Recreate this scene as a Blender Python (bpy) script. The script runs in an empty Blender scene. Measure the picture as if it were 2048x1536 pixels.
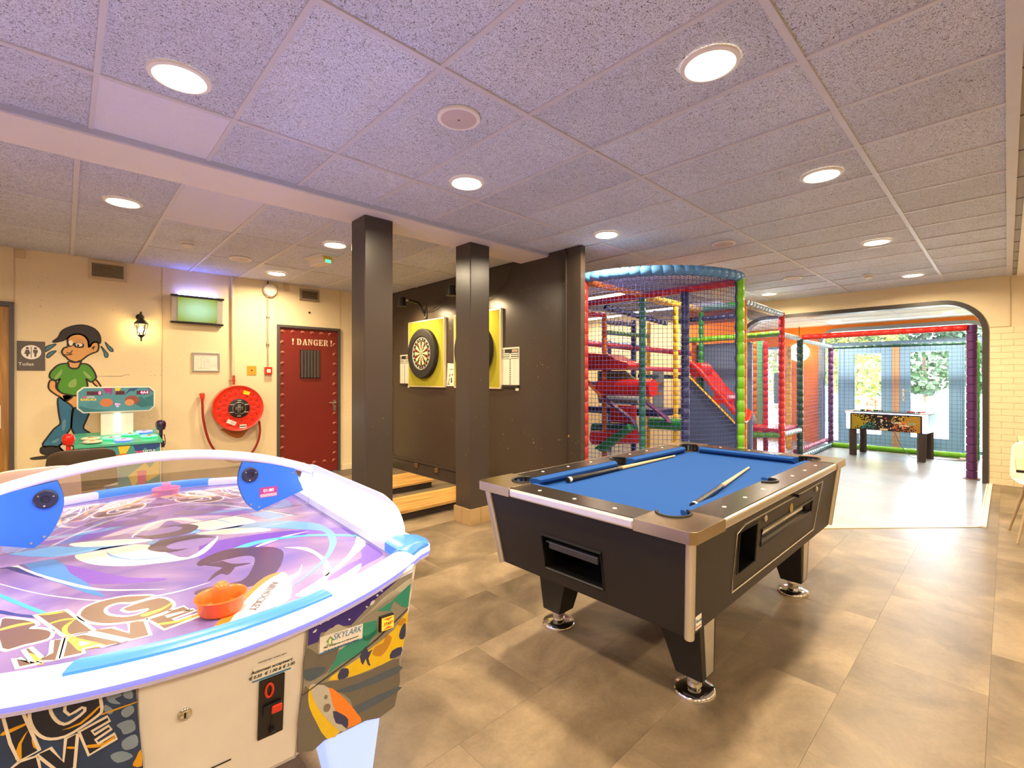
import bpy, bmesh, math, random
from mathutils import Vector, Matrix
random.seed(7)
S = bpy.context.scene
C = S.collection
PI = math.pi
# ------------------------------------------------------------------ camera
cam = bpy.data.cameras.new('camera'); camo = bpy.data.objects.new('camera', cam); C.objects.link(camo)
cam.sensor_width = 36.0; cam.lens = 36.0*941/2048; cam.shift_y = -11/2048; cam.clip_start = 0.02; cam.clip_end = 200
camo.location = (0, 0, 1.38); camo.rotation_euler = (PI/2, 0, math.radians(46.454-90))
S.camera = camo
# ------------------------------------------------------------------ world, sun, exposure
w = bpy.data.worlds.new('sky'); S.world = w; w.use_nodes = True
bg = w.node_tree.nodes['Background']; bg.inputs[0].default_value = (0.80, 0.90, 1.0, 1); bg.inputs[1].default_value = 25.0
S.view_settings.view_transform = 'Standard'; S.view_settings.look = 'None'
S.view_settings.gamma = 1.0; S.view_settings.use_curve_mapping = False
S.view_settings.exposure = 0.78
LAMP_W = 12.0            # watts of one ceiling downlight
WARM = (1.0, 0.80, 0.54)
# ------------------------------------------------------------------ scene constants (metres)
HC = 2.70                # ceiling height
YW = 6.93                # wall with the doors
XD = 3.70                # dart wall
XF = 8.75                # far wall with the arch
XG = 11.75               # glazed end of the alcove
# ------------------------------------------------------------------ materials
MATS = {}
def srgb(c):
    return tuple((v/12.92 if v <= .04045 else ((v+.055)/1.055)**2.4) for v in c)
def hexc(h):
    return srgb(tuple(int(h[i:i+2], 16)/255 for i in (0, 2, 4)))
def mat(name, col, rough=.5, metal=0., emit=None, estr=0., var=.06, scale=14., bump=0., bscale=120., spec=.5, coat=0., alpha=None):
    """principled material with a little procedural variation of tone and relief"""
    if name in MATS: return MATS[name]
    if isinstance(col, str): col = hexc(col)
    m = bpy.data.materials.new(name); m.use_nodes = True; nt = m.node_tree; b = nt.nodes['Principled BSDF']
    b.inputs['Roughness'].default_value = rough; b.inputs['Metallic'].default_value = metal
    b.inputs['Specular IOR Level'].default_value = spec; b.inputs['Coat Weight'].default_value = coat
    geo = nt.nodes.new('ShaderNodeTexCoord')
    n = nt.nodes.new('ShaderNodeTexNoise'); n.inputs['Scale'].default_value = scale; n.inputs['Detail'].default_value = 4
    nt.links.new(geo.outputs['Object'], n.inputs['Vector'])
    mx = nt.nodes.new('ShaderNodeMix'); mx.data_type = 'RGBA'
    mx.inputs[6].default_value = tuple(max(0, c*(1-var)) for c in col)+(1,)
    mx.inputs[7].default_value = tuple(min(1, c*(1+var)) for c in col)+(1,)
    nt.links.new(n.outputs['Fac'], mx.inputs[0]); nt.links.new(mx.outputs[2], b.inputs['Base Color'])
    if bump:
        n2 = nt.nodes.new('ShaderNodeTexNoise'); n2.inputs['Scale'].default_value = bscale; n2.inputs['Detail'].default_value = 3
        nt.links.new(geo.outputs['Object'], n2.inputs['Vector'])
        bp = nt.nodes.new('ShaderNodeBump'); bp.inputs['Strength'].default_value = bump; bp.inputs['Distance'].default_value = .01
        nt.links.new(n2.outputs['Fac'], bp.inputs['Height']); nt.links.new(bp.outputs['Normal'], b.inputs['Normal'])
    if emit:
        if isinstance(emit, str): emit = hexc(emit)
        b.inputs['Emission Color'].default_value = tuple(emit)+(1,); b.inputs['Emission Strength'].default_value = estr
    if alpha is not None: b.inputs['Alpha'].default_value = alpha
    MATS[name] = m
    return m
def nodes_of(m): return m.node_tree, m.node_tree.nodes, m.node_tree.links
def glassmat(name, tint, refl, rough=.0):
    """thin clear sheet: straight-through light plus a share of mirror reflection"""
    m = bpy.data.materials.new(name); m.use_nodes = True; nt, N, L = nodes_of(m)
    for x in list(N): N.remove(x)
    o = N.new('ShaderNodeOutputMaterial'); t = N.new('ShaderNodeBsdfTransparent'); t.inputs[0].default_value = tuple(tint)+(1,)
    g = N.new('ShaderNodeBsdfGlossy'); g.inputs['Roughness'].default_value = rough; g.inputs[0].default_value = (.95, .95, 1, 1)
    f = N.new('ShaderNodeFresnel'); f.inputs[0].default_value = 1.5
    a = N.new('ShaderNodeMath'); a.operation = 'ADD'; a.use_clamp = True; a.inputs[1].default_value = refl
    mx = N.new('ShaderNodeMixShader'); L.new(f.outputs[0], a.inputs[0]); L.new(a.outputs[0], mx.inputs[0])
    L.new(t.outputs[0], mx.inputs[1]); L.new(g.outputs[0], mx.inputs[2]); L.new(mx.outputs[0], o.inputs[0])
    MATS[name] = m; return m
# ------------------------------------------------------------------ mesh helper
class MB:
    def __init__(s): s.v = []; s.f = []; s.m = []
    def add(s, vs, fs, mi=0):
        o = len(s.v); s.v += [tuple(p) for p in vs]; s.f += [tuple(i+o for i in f) for f in fs]; s.m += [mi]*len(fs); return s
    def box(s, x0, x1, y0, y1, z0, z1, mi=0):
        return s.add([(x0,y0,z0),(x1,y0,z0),(x1,y1,z0),(x0,y1,z0),(x0,y0,z1),(x1,y0,z1),(x1,y1,z1),(x0,y1,z1)],
                     [(0,3,2,1),(4,5,6,7),(0,1,5,4),(1,2,6,5),(2,3,7,6),(3,0,4,7)], mi)
    def frustum(s, a, b, mi=0):
        """two rectangles (x0,x1,y0,y1,z)"""
        v = []
        for (x0,x1,y0,y1,z) in (a, b): v += [(x0,y0,z),(x1,y0,z),(x1,y1,z),(x0,y1,z)]
        return s.add(v, [(0,3,2,1),(4,5,6,7),(0,1,5,4),(1,2,6,5),(2,3,7,6),(3,0,4,7)], mi)
    def quadbar(s, p, q, wv, hv, mi=0):
        """bar from p to q, half extents given by the vectors wv and hv"""
        p, q, wv, hv = Vector(p), Vector(q), Vector(wv), Vector(hv)
        v = [p-wv-hv, p+wv-hv, p+wv+hv, p-wv+hv, q-wv-hv, q+wv-hv, q+wv+hv, q-wv+hv]
        return s.add(v, [(0,3,2,1),(4,5,6,7),(0,1,5,4),(1,2,6,5),(2,3,7,6),(3,0,4,7)], mi)
    def tube(s, path, r, n=8, caps=True, mi=0, closed=False):
        path = [Vector(p) for p in path]; k = len(path); rs = r if isinstance(r, (list, tuple)) else [r]*k
        up = None; v = []; f = []
        for i, p in enumerate(path):
            if closed: t = path[(i+1) % k]-path[i-1]
            else: t = path[min(i+1, k-1)]-path[max(i-1, 0)]
            t.normalize()
            if up is None:
                up = Vector((0,0,1)) if abs(t.z) < .9 else Vector((1,0,0))
            a = t.cross(up)
            if a.length < 1e-4: a = t.cross(Vector((0,1,0)))
            a.normalize(); b = a.cross(t).normalized(); up = b
            for j in range(n):
                an = 2*PI*j/n; v.append(p+rs[i]*(math.cos(an)*a+math.sin(an)*b))
        for i in range(k if closed else k-1):
            for j in range(n):
                i2 = (i+1) % k
                f.append((i*n+j, i2*n+j, i2*n+(j+1) % n, i*n+(j+1) % n))
        if caps and not closed:
            f.append(tuple(range(n))); f.append(tuple(reversed(range((k-1)*n, k*n))))
        return s.add(v, f, mi)
    def lathe(s, prof, c=(0,0,0), ax='Z', n=24, mi=0, caps=True):
        """prof: list of (radius, height) turned about an axis through c"""
        v = []; f = []; c = Vector(c)
        for (r, h) in prof:
            for j in range(n):
                a = 2*PI*j/n; x, y = r*math.cos(a), r*math.sin(a)
                v.append(c+Vector({'Z': (x,y,h), 'Y': (x,h,-y), 'X': (h,x,y)}[ax]))
        for i in range(len(prof)-1):
            for j in range(n): f.append((i*n+j, i*n+(j+1) % n, (i+1)*n+(j+1) % n, (i+1)*n+j))
        if caps: f.append(tuple(reversed(range(n)))); f.append(tuple(range((len(prof)-1)*n, len(prof)*n)))
        return s.add(v, f, mi)
    def prism(s, poly, fn, t0, t1, mi=0):
        """2-d outline pushed from depth t0 to t1; fn(a,b,t) gives the point"""
        n = len(poly); v = [fn(a, b, t0) for a, b in poly]+[fn(a, b, t1) for a, b in poly]
        f = [tuple(reversed(range(n))), tuple(range(n, 2*n))]+[(i, (i+1) % n, n+(i+1) % n, n+i) for i in range(n)]
        return s.add(v, f, mi)
    def face(s, pts, mi=0): return s.add(pts, [tuple(range(len(pts)))], mi)
    def ball(s, c, r, n=12, mi=0, sc=(1,1,1)):
        k = n//2; c = Vector(c); v = []; f = []
        for i in range(1, k):
            a = PI*i/k
            for j in range(n):
                b = 2*PI*j/n; v.append(c+Vector((r*sc[0]*math.sin(a)*math.cos(b), r*sc[1]*math.sin(a)*math.sin(b), r*sc[2]*math.cos(a))))
        v += [c+Vector((0,0,r*sc[2])), c-Vector((0,0,r*sc[2]))]; t, bo = len(v)-2, len(v)-1
        for i in range(k-2):
            for j in range(n): f.append((i*n+j, (i+1)*n+j, (i+1)*n+(j+1) % n, i*n+(j+1) % n))
        for j in range(n):
            f.append((t, j, (j+1) % n)); f.append((bo, (k-2)*n+(j+1) % n, (k-2)*n+j))
        return s.add(v, f, mi)
    def mesh(s, name, mats, smooth=None):
        me = bpy.data.meshes.new(name); me.from_pydata([tuple(p) for p in s.v], [], s.f)
        for m in (mats if isinstance(mats, (list, tuple)) else [mats]): me.materials.append(m)
        me.polygons.foreach_set('material_index', s.m); me.validate(); 
        bm = bmesh.new(); bm.from_mesh(me); bmesh.ops.recalc_face_normals(bm, faces=bm.faces); bm.to_mesh(me); bm.free()
        if smooth:
            me.polygons.foreach_set('use_smooth', [True]*len(me.polygons)); me.set_sharp_from_angle(angle=math.radians(smooth))
        me.update(); return me
    def build(s, name, mats, parent=None, smooth=None, bevel=0., loc=None):
        return put(name, s.mesh(name, mats, smooth), parent, bevel, loc)
def put(name, me, parent=None, bevel=0., loc=None):
    o = bpy.data.objects.new(name, me); C.objects.link(o)
    if parent: o.parent = parent
    if loc: o.location = loc
    if bevel:
        b = o.modifiers.new('bevel', 'BEVEL'); b.width = bevel; b.segments = 2; b.limit_method = 'ANGLE'; b.angle_limit = .7
    return o
def tag(o, label=None, cat=None, group=None, kind=None):
    if label: o['label'] = label
    if cat: o['category'] = cat
    if group: o['group'] = group
    if kind: o['kind'] = kind
    return o
def thing(name, label, cat, loc=(0,0,0), rotz=0., group=None):
    o = bpy.data.objects.new(name, None); C.objects.link(o); o.empty_display_size = .1
    o.location = loc; o.rotation_euler = (0, 0, rotz); return tag(o, label, cat, group)
def struct(o): o['kind'] = 'structure'; return o
def dup(root, loc, rotz=None, label=None):
    r = root.copy(); C.objects.link(r); r.location = loc
    if rotz is not None: r.rotation_euler = (0, 0, rotz)
    if label: r['label'] = label
    for ch in list(root.children):
        c = ch.copy(); C.objects.link(c); c.parent = r
        for g in list(ch.children):
            d = g.copy(); C.objects.link(d); d.parent = c
    return r
def bar(p, q, r, n=8): return MB().tube([p, q], r, n)
def catmull(pts, sub=4, closed=True):
    out = []; n = len(pts)
    for i in range(n if closed else n-1):
        g = (lambda k: pts[k % n]) if closed else (lambda k: pts[max(0, min(n-1, k))])
        p0, p1, p2, p3 = g(i-1), g(i), g(i+1), g(i+2)
        for j in range(sub):
            t = j/sub
            out.append(tuple(.5*(2*b+(c-a)*t+(2*a-5*b+4*c-d)*t*t+(3*b-a-3*c+d)*t**3) for a, b, c, d in zip(p0, p1, p2, p3)))
    if not closed: out.append(tuple(pts[-1]))
    return out
def decal(name, polys, fn, m, parent, depth=.0015, back=0.):
    """flat painted or printed shapes: one thin mesh of the outlines, fn(a,b,t) maps to the surface"""
    b = MB()
    for p in polys: b.prism(p, fn, back, depth)
    return b.build(name, m, parent)
def ribbon(pts, wd, closed=False):
    """outline strips (list of quads) along a 2-d line"""
    out = []; n = len(pts); e = []
    for i in range(n):
        a = pts[i-1] if (closed or i) else pts[0]; b = pts[(i+1) % n] if (closed or i < n-1) else pts[-1]
        dx, dy = b[0]-a[0], b[1]-a[1]; l = math.hypot(dx, dy) or 1
        ww = wd[i] if isinstance(wd, (list, tuple)) else wd
        e.append(((pts[i][0]-dy/l*ww/2, pts[i][1]+dx/l*ww/2), (pts[i][0]+dy/l*ww/2, pts[i][1]-dx/l*ww/2)))
    for i in range(n if closed else n-1):
        j = (i+1) % n; out.append([e[i][0], e[i][1], e[j][1], e[j][0]])
    return out
def text(name, s, size, m, parent, mtx, offset=0., shear=0., depth=.0008, align='CENTER', spacing=1., kids=True):
    cu = bpy.data.curves.new(name, 'FONT'); cu.body = s; cu.size = size; cu.extrude = depth; cu.offset = offset; cu.shear = shear
    cu.align_x = align; cu.align_y = 'CENTER'; cu.space_character = spacing; cu.resolution_u = 3
    t = bpy.data.objects.new('tmp', cu); me = bpy.data.meshes.new_from_object(t); bpy.data.objects.remove(t); bpy.data.curves.remove(cu)
    me.name = name; me.materials.clear(); me.materials.append(m); me.transform(mtx)
    return put(name, me, parent)
def frame(o, ex, ey):
    """matrix with origin o, text x along ex, text y along ey"""
    ex = Vector(ex).normalized(); ey = Vector(ey); ey = (ey-ey.dot(ex)*ex).normalized(); ez = ex.cross(ey)
    return Matrix(((ex.x,ey.x,ez.x,o[0]),(ex.y,ey.y,ez.y,o[1]),(ex.z,ey.z,ez.z,o[2]),(0,0,0,1)))
def upright(x, y, z): return frame((x, y, z), (1,0,0), (0,0,1))   # text standing in the local x-z plane, facing -y
# ------------------------------------------------------------------ surface materials
def tilemat():
    m = bpy.data.materials.new('wood_wool_tile'); m.use_nodes = True; nt, N, L = nodes_of(m); b = N['Principled BSDF']
    b.inputs['Roughness'].default_value = .95; b.inputs['Specular IOR Level'].default_value = .1
    tc = N.new('ShaderNodeNewGeometry'); oi = N.new('ShaderNodeObjectInfo')
    n = N.new('ShaderNodeTexNoise'); n.inputs['Scale'].default_value = 75; n.inputs['Detail'].default_value = 4; n.inputs['Roughness'].default_value = .65; n.inputs['Distortion'].default_value = 3.0
    n2 = N.new('ShaderNodeTexNoise'); n2.inputs['Scale'].default_value = 2.3; n2.inputs['Detail'].default_value = 3
    for q in (n, n2): L.new(tc.outputs['Position'], q.inputs['Vector'])
    r = N.new('ShaderNodeValToRGB'); e = r.color_ramp.elements
    e[0].position = .38; e[0].color = (.12, .115, .12, 1); e[1].position = .50; e[1].color = (.70, .73, .83, 1)
    L.new(n.outputs['Fac'], r.inputs[0])
    mp = N.new('ShaderNodeMapRange'); mp.inputs[3].default_value = .94; mp.inputs[4].default_value = 1.08; L.new(oi.outputs['Random'], mp.inputs[0])
    mp2 = N.new('ShaderNodeMapRange'); mp2.inputs[3].default_value = .86; mp2.inputs[4].default_value = 1.12; L.new(n2.outputs['Fac'], mp2.inputs[0])
    mu = N.new('ShaderNodeMath'); mu.operation = 'MULTIPLY'; L.new(mp.outputs[0], mu.inputs[0]); L.new(mp2.outputs[0], mu.inputs[1])
    vm = N.new('ShaderNodeVectorMath'); vm.operation = 'SCALE'; L.new(r.outputs[0], vm.inputs[0]); L.new(mu.outputs[0], vm.inputs['Scale'])
    L.new(vm.outputs[0], b.inputs['Base Color'])
    bp = N.new('ShaderNodeBump'); bp.inputs['Strength'].default_value = .5; bp.inputs['Distance'].default_value = .004
    L.new(n.outputs['Fac'], bp.inputs['Height']); L.new(bp.outputs['Normal'], b.inputs['Normal'])
    MATS['wood_wool_tile'] = m; return m
def floormat(name, c0, c1, c2, r0=.22, r1=.42):
    m = bpy.data.materials.new(name); m.use_nodes = True; nt, N, L = nodes_of(m); b = N['Principled BSDF']
    g = N.new('ShaderNodeNewGeometry'); oi = N.new('ShaderNodeObjectInfo')
    ad = N.new('ShaderNodeVectorMath'); ad.operation = 'MULTIPLY_ADD'; ad.inputs[1].default_value = (1,1,1)
    cb = N.new('ShaderNodeCombineXYZ'); k = N.new('ShaderNodeMath'); k.operation = 'MULTIPLY'; k.inputs[1].default_value = 40
    L.new(oi.outputs['Random'], k.inputs[0]); L.new(k.outputs[0], cb.inputs[0]); L.new(k.outputs[0], cb.inputs[2])
    L.new(g.outputs['Position'], ad.inputs[0]); L.new(cb.outputs[0], ad.inputs[2])
    n = N.new('ShaderNodeTexNoise'); n.inputs['Scale'].default_value = 1.9; n.inputs['Detail'].default_value = 7; n.inputs['Roughness'].default_value = .62; n.inputs['Distortion'].default_value = .5
    n2 = N.new('ShaderNodeTexNoise'); n2.inputs['Scale'].default_value = 60; n2.inputs['Detail'].default_value = 5
    L.new(ad.outputs[0], n.inputs['Vector']); L.new(ad.outputs[0], n2.inputs['Vector'])
    r = N.new('ShaderNodeValToRGB'); e = r.color_ramp.elements
    e[0].position = .33; e[0].color = c0+(1,); e[1].position = .68; e[1].color = c2+(1,); x = e.new(.5); x.color = c1+(1,)
    L.new(n.outputs['Fac'], r.inputs[0])
    mp = N.new('ShaderNodeMapRange'); mp.inputs[1].default_value = .3; mp.inputs[2].default_value = .7; mp.inputs[3].default_value = .94; mp.inputs[4].default_value = 1.08; L.new(n2.outputs['Fac'], mp.inputs[0])
    mo = N.new('ShaderNodeMapRange'); mo.inputs[3].default_value = .94; mo.inputs[4].default_value = 1.05; L.new(oi.outputs['Random'], mo.inputs[0])
    mu = N.new('ShaderNodeMath'); mu.operation = 'MULTIPLY'; L.new(mp.outputs[0], mu.inputs[0]); L.new(mo.outputs[0], mu.inputs[1])
    vm = N.new('ShaderNodeVectorMath'); vm.operation = 'SCALE'; L.new(r.outputs[0], vm.inputs[0]); L.new(mu.outputs[0], vm.inputs['Scale'])
    L.new(vm.outputs[0], b.inputs['Base Color'])
    rr = N.new('ShaderNodeMapRange'); rr.inputs[3].default_value = r0; rr.inputs[4].default_value = r1; L.new(n.outputs['Fac'], rr.inputs[0]); L.new(rr.outputs[0], b.inputs['Roughness'])
    bp = N.new('ShaderNodeBump'); bp.inputs['Strength'].default_value = .06; bp.inputs['Distance'].default_value = .004; L.new(n2.outputs['Fac'], bp.inputs['Height']); L.new(bp.outputs['Normal'], b.inputs['Normal'])
    MATS[name] = m; return m
def wallmat(name, col, rough=.7, chips=None, chiph=.6, relief=.12):
    """painted wall: broad tone drift, fine relief, and optional flaked chips with a colour of their own"""
    m = bpy.data.materials.new(name); m.use_nodes = True; nt, N, L = nodes_of(m); b = N['Principled BSDF']
    b.inputs['Roughness'].default_value = rough
    g = N.new('ShaderNodeNewGeometry')
    n = N.new('ShaderNodeTexNoise'); n.inputs['Scale'].default_value = 1.6; n.inputs['Detail'].default_value = 6; n.inputs['Roughness'].default_value = .6
    n2 = N.new('ShaderNodeTexNoise'); n2.inputs['Scale'].default_value = 55; n2.inputs['Detail'].default_value = 4
    for q in (n, n2): L.new(g.outputs['Position'], q.inputs['Vector'])
    mx = N.new('ShaderNodeMix'); mx.data_type = 'RGBA'; mx.inputs[6].default_value = tuple(c*.90 for c in col)+(1,); mx.inputs[7].default_value = tuple(min(1, c*1.08) for c in col)+(1,)
    L.new(n.outputs['Fac'], mx.inputs[0]); out = mx.outputs[2]
    if chips:
        sp = N.new('ShaderNodeSeparateXYZ'); L.new(g.outputs['Position'], sp.inputs[0])
        n3 = N.new('ShaderNodeTexNoise'); n3.inputs['Scale'].default_value = 42; n3.inputs['Detail'].default_value = 3; L.new(g.outputs['Position'], n3.inputs['Vector'])
        n4 = N.new('ShaderNodeTexNoise'); n4.inputs['Scale'].default_value = 2.2; L.new(g.outputs['Position'], n4.inputs['Vector'])
        s = N.new('ShaderNodeMath'); s.operation = 'MULTIPLY_ADD'; s.inputs[1].default_value = .30; L.new(n4.outputs['Fac'], s.inputs[0]); L.new(n3.outputs['Fac'], s.inputs[2])
        gt = N.new('ShaderNodeMath'); gt.operation = 'GREATER_THAN'; gt.inputs[1].default_value = chiph; L.new(s.outputs[0], gt.inputs[0])
        m2 = N.new('ShaderNodeMix'); m2.data_type = 'RGBA'; m2.inputs[7].default_value = tuple(chips)+(1,)
        L.new(gt.outputs[0], m2.inputs[0]); L.new(out, m2.inputs[6]); out = m2.outputs[2]
    L.new(out, b.inputs['Base Color'])
    bp = N.new('ShaderNodeBump'); bp.inputs['Strength'].default_value = relief; bp.inputs['Distance'].default_value = .006; L.new(n2.outputs['Fac'], bp.inputs['Height']); L.new(bp.outputs['Normal'], b.inputs['Normal'])
    MATS[name] = m; return m
def woodmat(name, c0, c1, scale=6., rough=.45, axis=0):
    m = bpy.data.materials.new(name); m.use_nodes = True; nt, N, L = nodes_of(m); b = N['Principled BSDF']; b.inputs['Roughness'].default_value = rough
    tc = N.new('ShaderNodeTexCoord'); mp = N.new('ShaderNodeMapping'); sc = [scale*2.2]*3; sc[axis] = scale*.16; mp.inputs['Scale'].default_value = sc
    n = N.new('ShaderNodeTexNoise'); n.inputs['Scale'].default_value = 1.5; n.inputs['Detail'].default_value = 6; n.inputs['Distortion'].default_value = 1.3
    L.new(tc.outputs['Object'], mp.inputs[0]); L.new(mp.outputs[0], n.inputs['Vector'])
    r = N.new('ShaderNodeValToRGB'); e = r.color_ramp.elements; e[0].position = .35; e[0].color = c0+(1,); e[1].position = .65; e[1].color = c1+(1,)
    L.new(n.outputs['Fac'], r.inputs[0]); L.new(r.outputs[0], b.inputs['Base Color']); MATS[name] = m; return m
M_tile = tilemat()
M_floor = floormat('stone_vinyl', srgb((.365,.31,.235)), srgb((.475,.41,.32)), srgb((.59,.515,.405)), .32, .42)
M_slab = mat('floor_joint', '6a5c48', .6)
M_bar = mat('white_grid_bar', 'cac8cc', .5)
M_cream = wallmat('cream_wall_paint', srgb((.90,.825,.655)), .65, chips=srgb((.80,.72,.58)), chiph=.845)
M_cream2 = wallmat('cream_far_paint', srgb((.90,.83,.68)), .6, relief=.2)
M_dark = wallmat('dark_brown_gloss', srgb((.245,.207,.178)), .32, chips=srgb((.66,.50,.30)), chiph=.905, relief=.06)
M_orange = wallmat('orange_paint', srgb((.93,.50,.10)), .6)
M_brick = wallmat('painted_brick', srgb((.92,.85,.69)), .6, relief=.5)
M_greyframe = mat('blue_grey_frame', '86b0dc', .45)
M_bwhite = mat('white_paint', 'e9e4da', .5)
M_black = mat('black_plastic', '151415', .4)
M_chrome = mat('chrome', 'd9d6d2', .12, 1.0)
M_alu = mat('brushed_aluminium', 'c9c4bb', .33, 1.0)
M_lens = mat('lamp_lens', 'fff2dc', .4, emit=(1.0, .83, .56), estr=26.)
M_wplast = mat('white_plastic', 'e4ddd2', .4)
# ------------------------------------------------------------------ floor
fl = struct(MB().box(-3.2, 12.2, -4.2, 7.4, -.06, -.004).build('floor', M_slab))
b0 = MB().box(0, .9, 0, .45, -.02, 0).mesh('floor_tile', M_floor)
b1 = {}
def floor_tile(x0, x1, y0, y1):
    k = (round(x1-x0, 3), round(y1-y0, 3))
    if k not in b1: b1[k] = MB().box(.0004, k[0]-.0004, .0004, k[1]-.0004, -.02, 0).mesh('floor_tile', M_floor)
    put('floor_tile', b1[k], fl, loc=(x0, y0, 0))
nx, ny = .914, .457
for j in range(-2, 16):
    y0 = -.86+j*ny; off = (.457 if j % 2 else 0)
    for i in range(-1, 14):
        x0 = -.75+i*nx+off; x1 = min(x0+nx, XG); y1 = min(y0+ny, YW)
        if x0 > XG-.05 or x0 < -1.2 or (x0 > XD-.9 and y0 > 3.6 and x0 < 3.2) : continue
        if y0 > 3.6 and x0 > 3.9: continue           # hidden behind the dart wall and the play frame
        floor_tile(x0, x1, y0, y1)
tag(MB().box(-3.2, -1.12, -4.2, YW, -.02, 0).box(-1.12, XG, -4.2, -1.78, -.02, 0).box(3.66, XG, 3.71, YW, -.02, -.001).build('floor_field', M_floor, fl))
# brass coloured seam and the pale strip in front of the alcove
MB().quadbar((6.16, .175, -.002), (3.95, 2.15, -.002), (.008, .009, 0), (0, 0, .006)).build('floor_seam', mat('brass_strip', 'b79a63', .35, .8), fl)
MB().box(6.165, XF, .13, .165, -.01, .012).box(6.165, XF, .168, .185, -.01, .008).build('threshold_strip', mat('pale_strip', 'e8e2d8', .35), fl)
M_gfl = floormat('grey_vinyl', srgb((.50,.51,.52)), srgb((.56,.57,.58)), srgb((.62,.63,.64)), .27, .33)
MB().prism([(6.165, .186), (XF+.02, .186), (XF+.02, .10), (XG, .10), (XG, YW), (3.85, YW), (3.85, 2.245)], lambda a, b, t: (a, b, t), -.003, .003).build('vinyl_sheet', M_gfl, fl)
# ------------------------------------------------------------------ ceiling: slab, grid bars, tiles
ce = struct(MB().box(-3.2, XF+.1, -4.2, 7.4, HC+.03, HC+.12).build('ceiling', mat('void_dark', '241f1c', .9)))
DX = .5285; GX = [.10+DX*k for k in range(-3, 17)]; GX[-1] = XF
cm = {}
M_ptile2 = mat('overpainted_tile', 'dcdae2', .9, var=.05, scale=40, bump=.4, bscale=150)
def PT(k): return MB().box(.004, k[0]-.004, .004, k[1]-.004, .004, .03).mesh('ceiling_tile', M_ptile2)
def ctile(x0, x1, y0, y1):
    k = (round(x1-x0, 3), round(y1-y0, 3))
    if k not in cm: cm[k] = MB().box(.004, k[0]-.004, .004, k[1]-.004, .004, .03).mesh('ceiling_tile', M_tile)
    o = put('ceiling_tile', cm[k], ce, loc=(x0, y0, HC+random.uniform(-.001, .002)))
    if (abs(x0-.10) < .01 and abs(y0-2.72) < .01) or (abs(x0-.5835) < .02 and abs(y0-3.75) < .01): o.data = PT(k)
rowsA = [(0., .584), (.584, 1.657), (1.657, 2.72), (2.72, 3.345)]
rowsB = [(3.75, 4.85), (4.85, 5.90), (5.90, YW)]
for i in range(len(GX)-1):
    for r in rowsA: ctile(GX[i], GX[i+1], *r)
    for r in rowsB:
        if GX[i] > XD: ctile(GX[i], GX[i+1], *r)
        elif GX[i]-.045 < XD-.3: ctile(GX[i]-.045, min(GX[i+1]-.045, XD), *r)
for r in [(3.345, 3.75)]:
    for i in range(len(GX)-1):
        if GX[i] > XD: ctile(GX[i], GX[i+1], *r)
for y in (.584, 1.657, 2.72):
    MB().box(-1.6, XF, y-.014, y+.014, HC-.004, HC+.006).build('grid_bar', M_bar, ce)
for y in (4.85, 5.90):
    MB().box(-1.6, XF, y-.007, y+.007, HC-.002, HC+.006).build('grid_bar', M_bar, ce)
for x in GX[1:-1]:
    MB().box(x-.011, x+.011, 0, 3.345, HC-.003, HC+.005).build('grid_bar', M_bar, ce)
    x2 = x-.045 if x < XD else x
    MB().box(x2-.014, x2+.014, 3.75, YW, HC-.0045, HC+.005).build('grid_bar', M_bar, ce)
# edge profile at the right and the plain cream soffit beyond it
MB().box(-1.6, XF, -.045, .004, HC-.012, HC+.01).build('edge_profile', M_bar, ce)
MB().box(-3.2, XF, -.085, -.045, HC+.0, HC+.02).build('shadow_strip', mat('grey_strip', 'a49d94', .7), ce)
for k in range(-3, 17): MB().box(.3+DX*k, .312+DX*k, -.085, -.045, HC-.003, HC).build('joint_gap', M_black, ce)
MB().box(-3.2, XF, -4.2, -.085, HC-.02, HC+.03).box(-3.2, -1.49, -.085, YW, HC, HC+.03).build('plain_soffit', M_bwhite, ce)
# ------------------------------------------------------------------ beam over the pillars
bm_ = struct(MB().box(-1.6, XD, 3.345, 3.75, HC-.035, HC+.03).build('trim_1', wallmat('beam_paint', srgb((.88,.85,.83)), .55)))
MB().box(-1.6, XD, 3.33, 3.345, HC-.028, HC+.02).build('edge_profile', mat('shaded_beam_edge', 'b6bac6', .5), bm_)  # shade on the beam's near side face, put in as a blue-grey colour
# ------------------------------------------------------------------ walls
wl = struct(MB().box(-3.2, -.45, YW, YW+.12, 0, HC+.1).box(-.45, 12, YW, YW+.12, 2.12, HC+.1).box(-.45, 2.12, YW, YW+.12, 0, 2.12)
     .box(3.0, 12, YW, YW+.12, 0, 2.12).box(2.12, 3.0, YW+.09, YW+.12, 0, 2.12).build('wall_left', M_cream))
for x in (.84, 2.125, 3.012): MB().box(x-.004, x+.004, YW-.004, YW+.01, 2.16 if x > 2 else 0, HC).build('panel_joint', mat('joint_line', 'c9b28c', .7), wl)
MB().box(-.375, -.372+.006, YW-.006, YW+.01, 2.14, HC).build('panel_joint', mat('joint_line', 'c9b28c', .7), wl)
struct(MB().box(3.03, XD, YW-.015, YW, 0, .075).build('baseboard_left', M_cream2))
wd_ = struct(MB().box(XD, XD+.10, 3.10, 6.60, 0, HC).box(XD-.0, XD+.07, 2.905, 3.10, 0, HC).build('wall_middle', M_dark))
MB().box(XD-.016, XD+.01, 3.12, 6.60, 0, .155).build('skirting', M_dark, wd_)
MB().box(XD-.022, XD+.01, 3.12, 6.60, .165, .19).build('skirting_rail', M_dark, wd_)
MB().box(XD-.012, XD+.004, 3.085, 3.10, 0, HC).build('corner_bead', M_dark, wd_)
MB().box(XD-.02, XD+.1, 6.60, 6.63, 0, 2.05).build('corner_strip', mat('yellow_edge', 'c98a2c', .5), wd_)
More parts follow.
